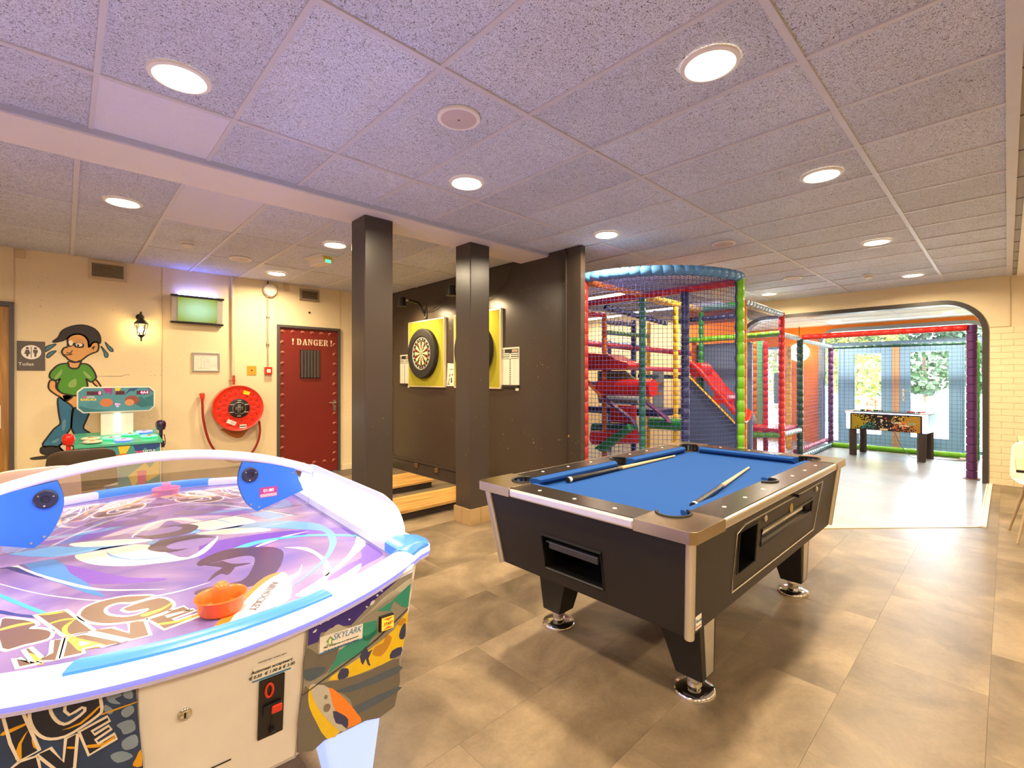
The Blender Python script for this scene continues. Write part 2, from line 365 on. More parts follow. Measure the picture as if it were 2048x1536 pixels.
# far wall with the round-cornered arch: opening Y .225..3.25, top 2.39
def arch_pts(y0, y1, z1, r, n=10):
    p = [(y0, 0)]
    for k in range(n+1):
        a = PI-PI/2*k/n; p.append((y0+r+r*math.cos(a), z1-r+r*math.sin(a)))
    for k in range(n+1):
        a = PI/2-PI/2*k/n; p.append((y1-r+r*math.cos(a), z1-r+r*math.sin(a)))
    p.append((y1, 0)); return p
def arch_wall(mb, y0, y1, z1, r, ya, yb, zt, x0, x1):
    p = arch_pts(y0, y1, z1, r); fn = lambda a, b, t: (t, a, b)
    mb.box(x0, x1, ya, y0, 0, zt); mb.box(x0, x1, y1, yb, 0, zt)
    for i in range(1, len(p)-2):
        a, c = p[i], p[i+1]
        if c[0]-a[0] < 1e-4: continue
        mb.prism([a, c, (c[0], zt), (a[0], zt)], fn, x0, x1)
    return mb
wb = struct(arch_wall(MB(), .20, 3.28, 2.415, .42, -4.2, YW+.12, HC+.1, XF, XF+.16).build('wall_back', M_cream2))
p = arch_pts(.165, 3.315, 2.45, .455); q = arch_pts(.225, 3.255, 2.39, .395); tb = MB()
for i in range(len(p)-1):
    v = [(XF-.02, *p[i]), (XF-.02, *p[i+1]), (XF-.02, *q[i+1]), (XF-.02, *q[i]), (XF+.17, *p[i]), (XF+.17, *p[i+1]), (XF+.17, *q[i+1]), (XF+.17, *q[i])]
    tb.add(v, [(0,1,2,3),(4,7,6,5),(0,4,5,1),(3,2,6,7),(0,3,7,4),(1,5,6,2)])
MB().box(XF-.004, XF+.02, 3.34, 4.30, 1.75, HC).build('orange_band', M_orange, wb)
struct(tb.build('trim_2', mat('dark_grey_trim', '3a3532', .4), smooth=40))
bk = {}
for k in range(25):
    z0 = .005+k*.0815; y = .160-(.11 if k % 2 else 0)
    segs = [(.160, y)] if k % 2 else []
    while y > -.95: segs.append((y, y-.22)); y -= .22
    for (a, c) in segs:
        L_ = round(a-c, 3)
        if L_ not in bk: bk[L_] = MB().frustum((-.0, .012, .002, L_-.002, .002), (-.0, .012, .002, L_-.002, .0795)).mesh('brick', M_brick)
        put('brick', bk[L_], wb, loc=(XF-.0045-random.random()*.002, c, z0), bevel=.003)
MB().box(XF-.007, XF+.01, -.034, -.026, 2.05, HC).box(XF-.007, XF+.01, -.034, .16, 2.046, 2.054).build('plaster_joint', mat('joint_line', 'c9b28c', .7), wb)
# room behind the camera
struct(MB().box(-3.3, -3.2, -4.2, 7.05, 0, HC+.1).build('wall_rear', M_cream2))
struct(MB().box(-3.3, XF+.1, -4.3, -4.2, 0, HC+.1).build('wall_right', M_cream2))
# ------------------------------------------------------------------ outlines of painted and printed pictures (metres on their surface)
MURAL = {'hair':  [(-0.093,1.765),(-0.05,1.814),(-0.02,1.888),(0.056,1.941),(0.142,1.961),(0.221,1.938),(0.269,1.887),(0.287,1.823),(0.282,1.769),(0.261,1.784),(0.221,1.771),(0.193,1.721),(0.185,1.791),(0.157,1.842),(0.11,1.861),(0.056,1.847),(0.022,1.813),(-0.027,1.779)],'face':  [(0.022,1.813),(0.056,1.847),(0.11,1.861),(0.157,1.842),(0.185,1.791),(0.193,1.721),(0.221,1.771),(0.261,1.779),(0.273,1.736),(0.261,1.681),(0.221,1.658),(0.181,1.63),(0.145,1.592),(0.11,1.559),(0.064,1.563),(0.022,1.588),(0.016,1.604),(-0.005,1.621),(-0.018,1.644),(-0.023,1.67),(-0.005,1.707),(0.022,1.724)],'neck':  [(0.029,1.562),(0.026,1.515),(0.056,1.489),(0.103,1.495),(0.122,1.538),(0.126,1.575),(0.079,1.553)],'shirt':  [(-0.042,1.529),(0.026,1.541),(0.029,1.515),(0.056,1.487),(0.103,1.493),(0.126,1.538),(0.181,1.534),(0.221,1.486),(0.249,1.411),(0.245,1.374),(0.205,1.341),(0.169,1.379),(0.181,1.304),(0.165,1.208),(0.087,1.194),(0.033,1.206),(-0.027,1.228),(-0.057,1.276),(-0.053,1.327),(-0.035,1.379),(-0.065,1.358),(-0.113,1.384),(-0.113,1.435),(-0.087,1.482)],'arm1':  [(-0.113,1.358),(-0.123,1.277),(-0.079,1.219),(-0.035,1.182),(0.003,1.139),(0.049,1.169),(0.056,1.2),(-0.02,1.223),(-0.065,1.276),(-0.068,1.348)],'arm2':  [(0.221,1.347),(0.237,1.314),(0.261,1.282),(0.229,1.228),(0.261,1.206),(0.294,1.271),(0.253,1.363)],'hand':  [(-0.012,1.202),(0.056,1.195),(0.095,1.189),(0.157,1.145),(0.142,1.092),(0.087,1.073),(0.056,1.085),(0.033,1.117),(-0.005,1.155)],'leg1':  [(-0.053,1.172),(0.003,1.139),(0.064,1.063),(0.056,0.959),(0.045,0.844),(-0.012,0.744),(-0.042,0.664),(-0.167,0.676),(-0.131,0.765),(-0.079,0.853),(-0.035,0.902),(-0.046,1.006)],'leg2':  [(0.072,1.063),(0.189,1.026),(0.165,0.91),(0.148,0.836),(0.209,0.768),(0.095,0.766),(0.056,0.833),(0.052,0.938)],'shoe1':  [(-0.167,0.666),(-0.087,0.668),(-0.02,0.62),(-0.027,0.59),(-0.123,0.58),(-0.174,0.601),(-0.183,0.637)],'shoe2':  [(-0.042,0.664),(-0.005,0.681),(0.064,0.653),(0.064,0.611),(-0.005,0.603)],'shadow':  [(-0.256,0.564),(-0.153,0.575),(-0.065,0.568),(-0.068,0.545),(-0.174,0.536),(-0.246,0.541)],'tear1':  [(-0.149,1.701),(-0.123,1.727),(-0.065,1.746),(-0.094,1.708),(-0.145,1.66)],'tear2':  [(-0.138,1.614),(-0.116,1.656),(-0.065,1.674),(-0.094,1.631),(-0.127,1.594)],'tear3':  [(0.29,1.742),(0.318,1.705),(0.352,1.652),(0.343,1.614),(0.323,1.624),(0.314,1.673)],'tear4':  [(0.327,1.787),(0.352,1.756),(0.393,1.709),(0.389,1.681),(0.36,1.696),(0.335,1.75)],'eyeband':  [(0.022,1.761),(0.079,1.764),(0.145,1.762),(0.145,1.717),(0.087,1.714),(0.068,1.735),(0.045,1.72),(0.024,1.726)],'eyewhite1':  [(0.029,1.772),(0.049,1.79),(0.064,1.777),(0.06,1.742),(0.041,1.733)],'eyelid':  [(0.081,1.785),(0.11,1.815),(0.142,1.793),(0.145,1.762),(0.083,1.759)],'eyewhite2':  [(0.087,1.754),(0.134,1.758),(0.134,1.731),(0.095,1.728)],'pupil':  [(0.096,1.747),(0.11,1.749),(0.112,1.73),(0.099,1.728)],'mouth':  [(-0.012,1.639),(0.018,1.638),(0.056,1.647),(0.058,1.637),(0.02,1.628),(-0.008,1.629)],'nose':  [(0.014,1.661),(0.041,1.657),(0.056,1.684),(0.061,1.678),(0.044,1.647),(0.015,1.653)],'ear':  [(0.209,1.701),(0.221,1.728),(0.243,1.737),(0.233,1.712),(0.225,1.691),(0.221,1.717)],'sheen1':  [(-0.079,1.389),(-0.042,1.452),(-0.02,1.483),(-0.027,1.421),(-0.065,1.374)],'sheen2':  [(0.033,1.337),(0.087,1.379),(0.087,1.295),(0.033,1.285)],'sheen3':  [(0.145,1.464),(0.189,1.422),(0.213,1.39),(0.189,1.379),(0.157,1.422)],'kneeshine':  [(-0.016,0.921),(0.007,0.941),(0.003,0.847),(-0.02,0.828)],'shinshine':  [(-0.094,0.72),(-0.042,0.747),(-0.057,0.712),(-0.09,0.699)],'crack':  [(0.261,1.408),(0.335,1.407),(0.47,1.408),(0.495,1.423),(0.539,1.424),(0.54,1.42),(0.497,1.419),(0.471,1.403),(0.335,1.403),(0.261,1.405)]}
FIELD = {'blue':  [[(-0.13,2.425),(-0.118,2.405),(-0.043,2.214),(-0.002,2.078),(0.012,1.977),(0.046,1.847),(0.059,1.777),(0.081,1.697),(0.049,1.747),(0.002,1.868),(-0.044,1.972),(-0.078,2.099),(-0.105,2.243)]],'white':  [[(-0.158,2.329),(-0.125,2.221),(-0.066,2.051),(0.012,1.88),(0.06,1.787),(0.107,1.727),(0.21,1.633),(0.106,1.717),(0.054,1.777),(0.007,1.864),(-0.065,2.026),(-0.123,2.193),(-0.156,2.306)],[(-0.136,2.01),(-0.06,1.86),(0.011,1.75),(0.079,1.666),(0.173,1.609),(0.238,1.597),(0.309,1.603),(0.24,1.59),(0.172,1.601),(0.079,1.66),(0.011,1.743),(-0.059,1.852),(-0.135,2.002)]],'navy':  [[(-0.155,2.284),(-0.108,2.146),(-0.044,1.977),(-0.091,2.063),(-0.149,2.205)],[(-0.121,1.781),(-0.087,1.724),(-0.056,1.682),(-0.058,1.668),(-0.119,1.756)]],'cyan':  [[(-0.13,1.917),(-0.092,1.824),(-0.056,1.736),(-0.033,1.681),(-0.048,1.691),(-0.09,1.791),(-0.128,1.886)],[(0.358,1.813),(0.455,1.88),(0.538,1.889),(0.676,1.832),(0.808,1.707),(0.797,1.685),(0.669,1.813),(0.539,1.858),(0.458,1.84),(0.366,1.797)]],'violet':  [[(-0.002,2.078),(0.065,1.951),(0.139,1.809),(0.224,1.717),(0.16,1.739),(0.085,1.799),(0.046,1.847),(0.017,1.96)]],'cream':  [[(0.005,2.296),(0.106,2.241),(0.212,2.124),(0.247,1.996),(0.296,1.877),(0.385,1.993),(0.417,2.06),(0.408,2.006),(0.347,1.886),(0.293,1.859),(0.204,1.889),(0.134,1.93),(0.067,2.012),(0.027,2.118),(0.025,2.192)],[(0.384,2.177),(0.549,2.067),(0.585,1.985),(0.47,2.039),(0.374,2.12)],[(0.558,1.754),(0.617,1.698),(0.626,1.575),(0.611,1.478),(0.579,1.416),(0.567,1.427),(0.603,1.517),(0.612,1.622),(0.591,1.704)],[(0.819,1.718),(0.813,1.618),(0.681,1.489),(0.566,1.394),(0.587,1.375),(0.692,1.432),(0.612,1.337),(0.488,1.322),(0.46,1.348),(0.561,1.412),(0.674,1.513),(0.754,1.615)],[(0.479,1.82),(0.529,1.858),(0.602,1.88),(0.691,1.873),(0.607,1.865),(0.532,1.835)],[(0.486,1.47),(0.522,1.505),(0.551,1.558),(0.525,1.495),(0.497,1.467)]],'sky':  [[(0.104,2.163),(0.109,2.098),(0.148,2.003),(0.181,1.965),(0.253,1.917),(0.194,1.945),(0.15,1.988),(0.11,2.068),(0.103,2.141)],[(0.216,2.112),(0.228,2.177),(0.277,2.239),(0.339,2.249),(0.527,2.208),(0.506,2.12),(0.343,2.177),(0.269,2.173),(0.235,2.119)],[(0.394,2.237),(0.575,2.166),(0.734,1.989),(0.759,1.843),(0.732,1.715),(0.678,1.612),(0.603,1.517),(0.473,1.407),(0.601,1.534),(0.67,1.638),(0.71,1.736),(0.726,1.84),(0.661,1.936),(0.549,2.067),(0.385,2.187)]],'plum':  [[(0.211,2.077),(0.265,2.141),(0.354,2.129),(0.412,2.037),(0.363,2.075),(0.292,2.081),(0.26,2.046),(0.273,1.994),(0.311,1.974),(0.261,1.976),(0.227,2.016)],[(0.32,1.817),(0.41,1.868),(0.514,1.805),(0.544,1.74),(0.53,1.667),(0.473,1.551),(0.396,1.492),(0.27,1.529),(0.277,1.569),(0.375,1.55),(0.424,1.626),(0.457,1.719),(0.439,1.762),(0.369,1.771),(0.311,1.764)],[(0.347,1.759),(0.371,1.761),(0.391,1.711),(0.434,1.678),(0.391,1.68),(0.384,1.665),(0.357,1.627),(0.344,1.653),(0.305,1.616),(0.333,1.67),(0.359,1.703),(0.325,1.758)],[(0.356,1.341),(0.393,1.357),(0.411,1.383),(0.436,1.394),(0.436,1.371),(0.409,1.321),(0.372,1.306),(0.357,1.31)]],'violet2':  [[(0.26,2.046),(0.292,2.081),(0.367,2.098),(0.417,2.06),(0.376,1.985),(0.311,1.974),(0.274,2.001)]],'purple':  [[(0.349,1.981),(0.394,1.996),(0.525,1.976),(0.655,1.919),(0.806,1.823),(0.815,1.722),(0.751,1.761),(0.632,1.852),(0.53,1.828),(0.407,1.766),(0.355,1.799),(0.32,1.817)],[(0.818,1.584),(0.783,1.459),(0.719,1.421),(0.644,1.389),(0.567,1.367),(0.566,1.394),(0.655,1.452),(0.713,1.476),(0.747,1.547),(0.796,1.594)]],'board_white':  [[(0.25,1.295),(0.314,1.361),(0.397,1.467),(0.445,1.509),(0.484,1.534),(0.487,1.483),(0.467,1.4),(0.43,1.322),(0.348,1.31),(0.284,1.297)]],'board_orange':  [[(0.25,1.295),(0.312,1.382),(0.396,1.492),(0.445,1.536),(0.484,1.534),(0.445,1.509),(0.395,1.462),(0.334,1.382),(0.281,1.292)]],'amber':  [[(-0.051,1.679),(-0.014,1.665),(0.002,1.65),(-0.029,1.658)],[(-0.111,1.645),(-0.084,1.649),(-0.054,1.635),(-0.052,1.626),(-0.081,1.631),(-0.111,1.633)],[(-0.026,1.602),(-0.002,1.605),(0.02,1.589),(0.017,1.583),(-0.002,1.594),(-0.024,1.594)],[(-0.005,1.537),(-0.0,1.562),(0.019,1.583),(0.006,1.548),(0.006,1.511),(0.018,1.474),(0.001,1.491)],[(0.002,1.483),(0.014,1.478),(0.034,1.442),(0.059,1.398),(0.065,1.378),(0.039,1.391),(0.023,1.392),(0.012,1.436)],[(-0.056,1.455),(-0.044,1.431),(-0.032,1.384),(-0.045,1.393)],[(0.165,1.417),(0.2,1.403),(0.238,1.404),(0.247,1.4),(0.242,1.387),(0.205,1.389),(0.173,1.401)],[(0.138,1.499),(0.18,1.506),(0.204,1.525),(0.204,1.516),(0.181,1.492),(0.148,1.481)]],'cream_tri':  [[(0.024,1.445),(0.042,1.416),(0.024,1.416)]]}
FLETTERS = {'I':  [(-0.055,1.682),(0.002,1.665),(0.05,1.484),(-0.001,1.495)],'G':  [(0.025,1.61),(0.037,1.649),(0.068,1.666),(0.113,1.66),(0.143,1.641),(0.178,1.605),(0.131,1.595),(0.105,1.616),(0.083,1.613),(0.076,1.592),(0.079,1.563),(0.093,1.536),(0.115,1.513),(0.139,1.51),(0.154,1.525),(0.119,1.537),(0.11,1.575),(0.185,1.585),(0.209,1.517),(0.191,1.47),(0.146,1.462),(0.101,1.48),(0.07,1.501),(0.045,1.536),(0.029,1.577)],'B':  [(-0.116,1.707),(-0.081,1.682),(-0.056,1.643),(-0.047,1.61),(-0.058,1.6),(-0.04,1.581),(-0.022,1.549),(-0.021,1.52),(-0.03,1.503),(-0.065,1.506),(-0.103,1.522)],'W':  [(-0.079,1.453),(-0.071,1.399),(-0.035,1.388),(-0.043,1.401),(-0.011,1.38),(-0.002,1.483),(-0.021,1.491),(-0.022,1.423),(-0.034,1.41),(-0.055,1.486),(-0.066,1.484),(-0.048,1.4),(-0.07,1.444)],'A':  [(-0.006,1.384),(0.002,1.483),(0.035,1.476),(0.099,1.37),(0.061,1.378),(0.055,1.392),(0.029,1.397),(0.03,1.375),(0.021,1.376)],'V':  [(0.042,1.485),(0.083,1.469),(0.109,1.411),(0.112,1.473),(0.143,1.457),(0.144,1.365),(0.108,1.371)],'E':  [(0.146,1.466),(0.225,1.48),(0.232,1.444),(0.181,1.45),(0.185,1.438),(0.239,1.446),(0.243,1.429),(0.193,1.418),(0.197,1.404),(0.249,1.41),(0.251,1.39),(0.17,1.373),(0.161,1.409)]}
PANEL_R = {'outline':  [[(-0.004,0.005),(0.165,0.001),(0.382,-0.001),(0.367,-0.452),(0.16,-0.393),(0.001,-0.342)]],'purple':  [[(-0.004,0.005),(0.165,0.001),(0.31,-0.004),(0.221,-0.027),(0.139,-0.065),(0.099,-0.049),(0.076,-0.049),(0.036,-0.036),(0.03,-0.058),(-0.001,-0.052)]],'mountain':  [[(0.049,-0.043),(0.075,-0.041),(0.093,-0.04),(0.141,-0.077),(0.182,-0.081),(0.184,-0.134),(0.034,-0.093)],[(0.165,-0.069),(0.308,-0.031),(0.386,-0.023),(0.378,-0.073),(0.296,-0.03),(0.209,-0.054)]],'green':  [[(0.146,-0.115),(0.22,-0.129),(0.248,-0.13),(0.2,-0.175),(0.124,-0.165),(0.074,-0.17),(0.104,-0.123)],[(0.238,-0.068),(0.295,-0.064),(0.379,-0.038),(0.38,-0.119),(0.352,-0.106),(0.307,-0.065),(0.294,-0.093)],[(0.182,-0.081),(0.237,-0.096),(0.25,-0.144),(0.213,-0.149),(0.184,-0.13)]],'grey':  [[(-0.002,-0.058),(0.034,-0.093),(0.103,-0.111),(0.069,-0.164),(-0.001,-0.14)],[(0.036,-0.177),(0.131,-0.22),(0.239,-0.255),(0.362,-0.285),(0.367,-0.452),(0.223,-0.406),(0.167,-0.301),(0.1,-0.231)],[(-0.004,-0.177),(0.016,-0.179),(0.037,-0.255),(0.09,-0.367),(0.001,-0.342)]],'slate':  [[(-0.004,-0.114),(0.067,-0.147),(0.035,-0.161),(0.004,-0.147)],[(0.11,-0.238),(0.187,-0.265),(0.366,-0.31),(0.364,-0.336),(0.191,-0.287),(0.127,-0.256)],[(0.176,-0.331),(0.373,-0.387),(0.372,-0.405),(0.202,-0.369)]],'yellow':  [[(0.077,-0.191),(0.113,-0.185),(0.176,-0.186),(0.244,-0.178),(0.318,-0.169),(0.378,-0.132),(0.38,-0.2),(0.371,-0.258),(0.322,-0.268),(0.238,-0.25),(0.157,-0.227)],[(0.015,-0.189),(0.019,-0.17),(0.032,-0.211),(0.066,-0.277),(0.138,-0.378),(0.093,-0.369),(0.051,-0.293),(0.022,-0.23)]],'orange':  [[(0.08,-0.213),(0.116,-0.249),(0.163,-0.311),(0.202,-0.369),(0.22,-0.404),(0.166,-0.387),(0.133,-0.338),(0.102,-0.278)]],'boardgrey':  [[(0.019,-0.17),(0.046,-0.184),(0.08,-0.213),(0.102,-0.278),(0.133,-0.338),(0.164,-0.388),(0.138,-0.378),(0.066,-0.277),(0.033,-0.215)]],'navy':  [[(0.104,-0.295),(0.136,-0.324),(0.165,-0.36),(0.164,-0.388),(0.141,-0.359),(0.119,-0.34)],[(0.186,-0.184),(0.204,-0.161),(0.218,-0.185),(0.234,-0.185),(0.221,-0.207),(0.233,-0.235),(0.221,-0.226),(0.209,-0.201),(0.201,-0.216)],[(0.109,-0.191),(0.122,-0.183),(0.145,-0.196),(0.146,-0.22),(0.113,-0.209)],[(0.318,-0.261),(0.323,-0.237),(0.369,-0.248),(0.367,-0.274)],[(0.349,-0.202),(0.357,-0.175),(0.375,-0.171),(0.38,-0.218),(0.364,-0.221)]],'brown':  [[(0.237,-0.203),(0.245,-0.183),(0.28,-0.188),(0.288,-0.167),(0.316,-0.19),(0.302,-0.217),(0.274,-0.228)],[(0.335,-0.155),(0.358,-0.144),(0.377,-0.162),(0.356,-0.17)]],'rope':  [[(-0.004,-0.181),(0.071,-0.176),(0.174,-0.169),(0.247,-0.159),(0.377,-0.122),(0.379,-0.126),(0.249,-0.164),(0.176,-0.173),(0.072,-0.18),(-0.003,-0.184)]],'ring':  [[(0.07,-0.269),(0.072,-0.257),(0.086,-0.262),(0.094,-0.275),(0.089,-0.285),(0.077,-0.28)],[(0.068,-0.234),(0.071,-0.228),(0.079,-0.234),(0.079,-0.243),(0.072,-0.24)]],'spots':  [[(0.204,-0.036),(0.208,-0.027),(0.221,-0.027),(0.217,-0.036)],[(0.225,-0.015),(0.23,-0.013),(0.235,-0.018),(0.229,-0.019)],[(0.009,-0.022),(0.021,-0.018),(0.018,-0.025)],[(0.049,-0.006),(0.056,-0.006),(0.06,-0.011),(0.054,-0.012)],[(0.028,-0.007),(0.033,-0.008),(0.034,-0.012),(0.029,-0.01)],[(0.126,-0.041),(0.131,-0.042),(0.133,-0.046),(0.128,-0.045)],[(0.187,-0.032),(0.193,-0.033),(0.194,-0.037),(0.19,-0.036)],[(0.243,-0.008),(0.249,-0.008),(0.25,-0.013),(0.245,-0.012)],[(0.084,-0.002),(0.088,-0.003),(0.088,-0.006),(0.085,-0.006)]]}
PANEL_L = {'outline':  [[(0.016,0.02),(0.132,0.007),(0.208,0.002),(0.217,-0.189),(0.22,-0.287),(0.221,-0.345),(-0.053,-0.192),(-0.044,0.029)]],'G':  [[(0.062,0.011),(0.053,-0.0),(0.051,-0.019),(0.056,-0.043),(0.065,-0.061),(0.078,-0.072),(0.099,-0.075),(0.123,-0.065),(0.149,-0.049),(0.156,-0.035),(0.146,0.005),(0.102,-0.008),(0.107,-0.032),(0.126,-0.023),(0.13,-0.032),(0.113,-0.045),(0.099,-0.049),(0.088,-0.037),(0.081,-0.017),(0.081,0.001),(0.087,0.011),(0.08,0.01)]],'E':  [[(0.12,-0.073),(0.164,-0.056),(0.167,-0.067),(0.139,-0.079),(0.143,-0.088),(0.165,-0.077),(0.169,-0.086),(0.144,-0.1),(0.148,-0.11),(0.174,-0.098),(0.177,-0.11),(0.133,-0.129)]],'V':  [[(0.058,-0.097),(0.078,-0.091),(0.095,-0.127),(0.1,-0.08),(0.118,-0.075),(0.111,-0.147),(0.088,-0.147)]],'I':  [[(0.015,0.003),(0.039,0.011),(0.062,-0.089),(0.033,-0.1),(0.023,-0.059)]],'A':  [[(0.005,-0.124),(0.034,-0.101),(0.059,-0.1),(0.064,-0.153)]],'amber':  [[(0.028,-0.093),(0.034,-0.064),(0.049,-0.041),(0.038,-0.066),(0.037,-0.1)],[(0.052,-0.062),(0.055,-0.066),(0.061,-0.086),(0.054,-0.08)],[(0.014,-0.033),(0.046,-0.026),(0.047,-0.03),(0.014,-0.04)],[(0.157,-0.047),(0.208,-0.041),(0.208,-0.043),(0.157,-0.05)],[(0.13,-0.106),(0.157,-0.111),(0.174,-0.101),(0.175,-0.106),(0.157,-0.118),(0.133,-0.113)],[(0.102,-0.098),(0.114,-0.103),(0.114,-0.107),(0.102,-0.102)],[(0.095,-0.06),(0.122,-0.054),(0.151,-0.029),(0.152,-0.033),(0.124,-0.058)],[(0.201,-0.181),(0.206,-0.168),(0.215,-0.15),(0.216,-0.188)]],'camo':  [[(0.163,-0.01),(0.18,-0.009),(0.187,-0.019),(0.176,-0.023),(0.185,-0.037),(0.168,-0.028)],[(0.187,-0.051),(0.202,-0.046),(0.206,-0.061),(0.194,-0.07),(0.186,-0.062)],[(0.178,-0.08),(0.202,-0.078),(0.207,-0.102),(0.189,-0.106),(0.184,-0.093)],[(0.185,-0.12),(0.207,-0.113),(0.21,-0.139),(0.189,-0.141)],[(0.166,-0.144),(0.185,-0.142),(0.202,-0.161),(0.177,-0.165)],[(0.189,-0.015),(0.203,-0.014),(0.204,-0.031),(0.193,-0.027)],[(0.161,-0.03),(0.173,-0.046),(0.168,-0.054),(0.159,-0.042)]]}
PR0 = (0.444, 1.215, 0.76); PRX = (0.939, 0.343, 0.0); PRY = (0.049, -0.134, 0.99)
PL0 = (-0.1, 1.26, 0.76); PLX = (0.976, -0.216, 0.0); PLY = (-0.026, -0.117, 0.993)
# ------------------------------------------------------------------ doors of the left wall
def WALL(a, b, t): return (a, -t, b)                      # local: x along the wall, z up, t out into the room
M_fgrey = mat('grey_door_frame', '4c4744', .45)
M_paint = lambda n, c, r=.6: mat(n, c, r, var=.10, scale=9)
d1 = struct(bpy.data.objects.new('door_1', None)); C.objects.link(d1); d1.location = (-.40, YW, 0)
MB().box(-.96, 0, -.03, .01, .01, 2.10).build('door_leaf', woodmat('oak_veneer', srgb((.56,.39,.17)), srgb((.74,.55,.27)), 5, .35, 2), d1)
MB().box(-.005, .03, -.05, .02, 0, 2.15).box(-1.0, -.005, -.05, .02, 2.105, 2.15).build('door_frame', M_fgrey, d1)
MB().prism(catmull([(-.115, .88), (-.065, .88), (-.062, .93), (-.062, 1.08), (-.068, 1.115), (-.112, 1.115), (-.118, 1.08), (-.118, .93)], 3), WALL, .03, .04).build('handle_plate', M_wplast, d1)
MB().tube([(-.09, -.035, 1.06), (-.09, -.085, 1.06), (-.22, -.085, 1.06)], .009, 8).build('door_handle', M_alu, d1, smooth=40)
d2 = struct(bpy.data.objects.new('door_2', None)); C.objects.link(d2); d2.location = (2.56, YW, 0)
M_red = wallmat('dark_red_paint', srgb((.47,.135,.10)), .38, chips=srgb((.56,.25,.18)), chiph=.93, relief=.08)
MB().box(-.41, .41, .0, .05, .01, 2.09).build('door_leaf', M_red, d2, bevel=.003)
MB().box(-.445, -.41, -.03, .09, 0, 2.125).box(.41, .445, -.03, .09, 0, 2.125).box(-.41, .41, -.03, .09, 2.09, 2.125).build('door_frame', M_fgrey, d2)
bs = []
for k in range(6): bs.append((-.37+k*.134, 2.03))
for k in range(12): bs.append((-.37, 1.88-k*.147)); bs.append((.365, 1.88-k*.147))
for k in range(6): bs.append((-.37+k*.146, .155))
arc = []
rv = MB().lathe([(.0225, 0), (.021, -.004), (.014, -.008), (.002, -.0095)], n=14, ax='Y').mesh('rivet', mat('rivet_red', '8a2c20', .33), 50)
for (x, z) in bs:
    a0 = random.uniform(-.5, .5)
    put('rivet', rv, d2, loc=(x, 0, z))
    arc += ribbon([(x+.025*math.cos(a0+a*.28), z+.025*math.sin(a0+a*.28)) for a in range(1, 13)], [.001+.0045*math.sin(PI*a/12) for a in range(12)])
decal('painted_rivet_edges', arc, WALL, M_paint('beige_paint', 'd8b695'), d2, .002)
# barred window: dark panel and six bars
gr = MB().box(-.135, .135, -.012, .0, 1.385, 1.79).build('barred_hatch', mat('black_recess', '14100f', .7), d2)
for k in range(6): MB().prism([(-.128+k*.0445, 1.39), (-.094+k*.0445, 1.39), (-.094+k*.0445, 1.785), (-.128+k*.0445, 1.785)], WALL, .012, .03).build('hatch_bar', mat('iron_bar', '4a403b', .5), gr, bevel=.006)
# stencilled word, cut in slab letters
def stencil(x, z, s, let):
    P_ = {'D': [[(0,0),(.44,0),(.44,.14),(.36,.14),(.36,1.26),(.44,1.26),(.44,1.4),(0,1.4),(0,1.26),(.08,1.26),(.08,.14),(0,.14)], [(.50,0),(.75,.05),(.95,.3),(1,.7),(.95,1.1),(.75,1.35),(.50,1.4),(.50,1.2),(.64,1.1),(.7,.7),(.64,.3),(.50,.2)]],
          'A': [[(0,0),(.38,0),(.38,.14),(.3,.14),(.36,.4),(.46,.4),(.46,.6),(.4,.6),(.48,1.1),(.42,1.4),(.1,.14),(0,.14)], [(.55,1.4),(.48,1.4),(.52,1.1),(.68,.14),(.6,.14),(.6,0),(1.05,0),(1.05,.14),(.98,.14),(.7,1.4)]],
          'N': [[(0,0),(.34,0),(.34,.14),(.25,.14),(.25,1.2),(0,1.4),(0,1.26),(.08,1.2),(.08,.14),(0,.14)], [(.1,1.4),(.36,1.4),(.86,.3),(.86,0),(.78,0)], [(.66,1.4),(1.02,1.4),(1.02,1.26),(.94,1.26),(.94,.3),(.78,.62),(.78,1.26),(.66,1.26)]],
          'G': [[(.46,0),(.25,.05),(.05,.3),(0,.7),(.05,1.1),(.25,1.35),(.46,1.4),(.46,1.22),(.34,1.1),(.3,.7),(.34,.3),(.46,.18)], [(.52,1.4),(.7,1.35),(.8,1.4),(.95,1.4),(.95,.92),(.82,.92),(.7,1.15),(.52,1.24)], [(.52,0),(.7,.05),(.98,.05),(.98,.55),(1.04,.55),(1.04,.7),(.6,.7),(.6,.55),(.7,.55),(.7,.22),(.52,.18)]],
          'E': [[(0,0),(.40,0),(.40,1.4),(0,1.4),(0,1.26),(.08,1.26),(.08,.14),(0,.14)], [(.46,0),(.95,0),(.95,.42),(.82,.42),(.74,.18),(.46,.18)], [(.46,1.4),(.92,1.4),(.92,1.02),(.8,1.02),(.72,1.22),(.46,1.22)], [(.46,.6),(.58,.62),(.62,.5),(.72,.5),(.72,.95),(.62,.95),(.58,.8),(.46,.78)]],
          'R': [[(0,0),(.42,0),(.42,.14),(.36,.14),(.36,1.26),(.42,1.26),(.42,1.4),(0,1.4),(0,1.26),(.08,1.26),(.08,.14),(0,.14)], [(.48,.62),(.7,.66),(.9,.82),(.92,1.05),(.88,1.28),(.7,1.4),(.48,1.4),(.48,1.22),(.62,1.18),(.64,.98),(.6,.82),(.48,.78)], [(.48,.58),(.68,.56),(.88,.4),(.92,.14),(1.05,.14),(1.05,0),(.76,0),(.66,.14),(.62,.36),(.48,.44)]],
          '!': [[(.2,.45),(.34,.45),(.46,1.2),(.4,1.4),(.14,1.4),(.08,1.2)], [(.16,0),(.38,0),(.42,.16),(.38,.3),(.16,.3),(.12,.16)]]}[let]
    return [[(x+a*s, z+c*s) for a, c in pl] for pl in P_]
pol = []; cx_ = -.247
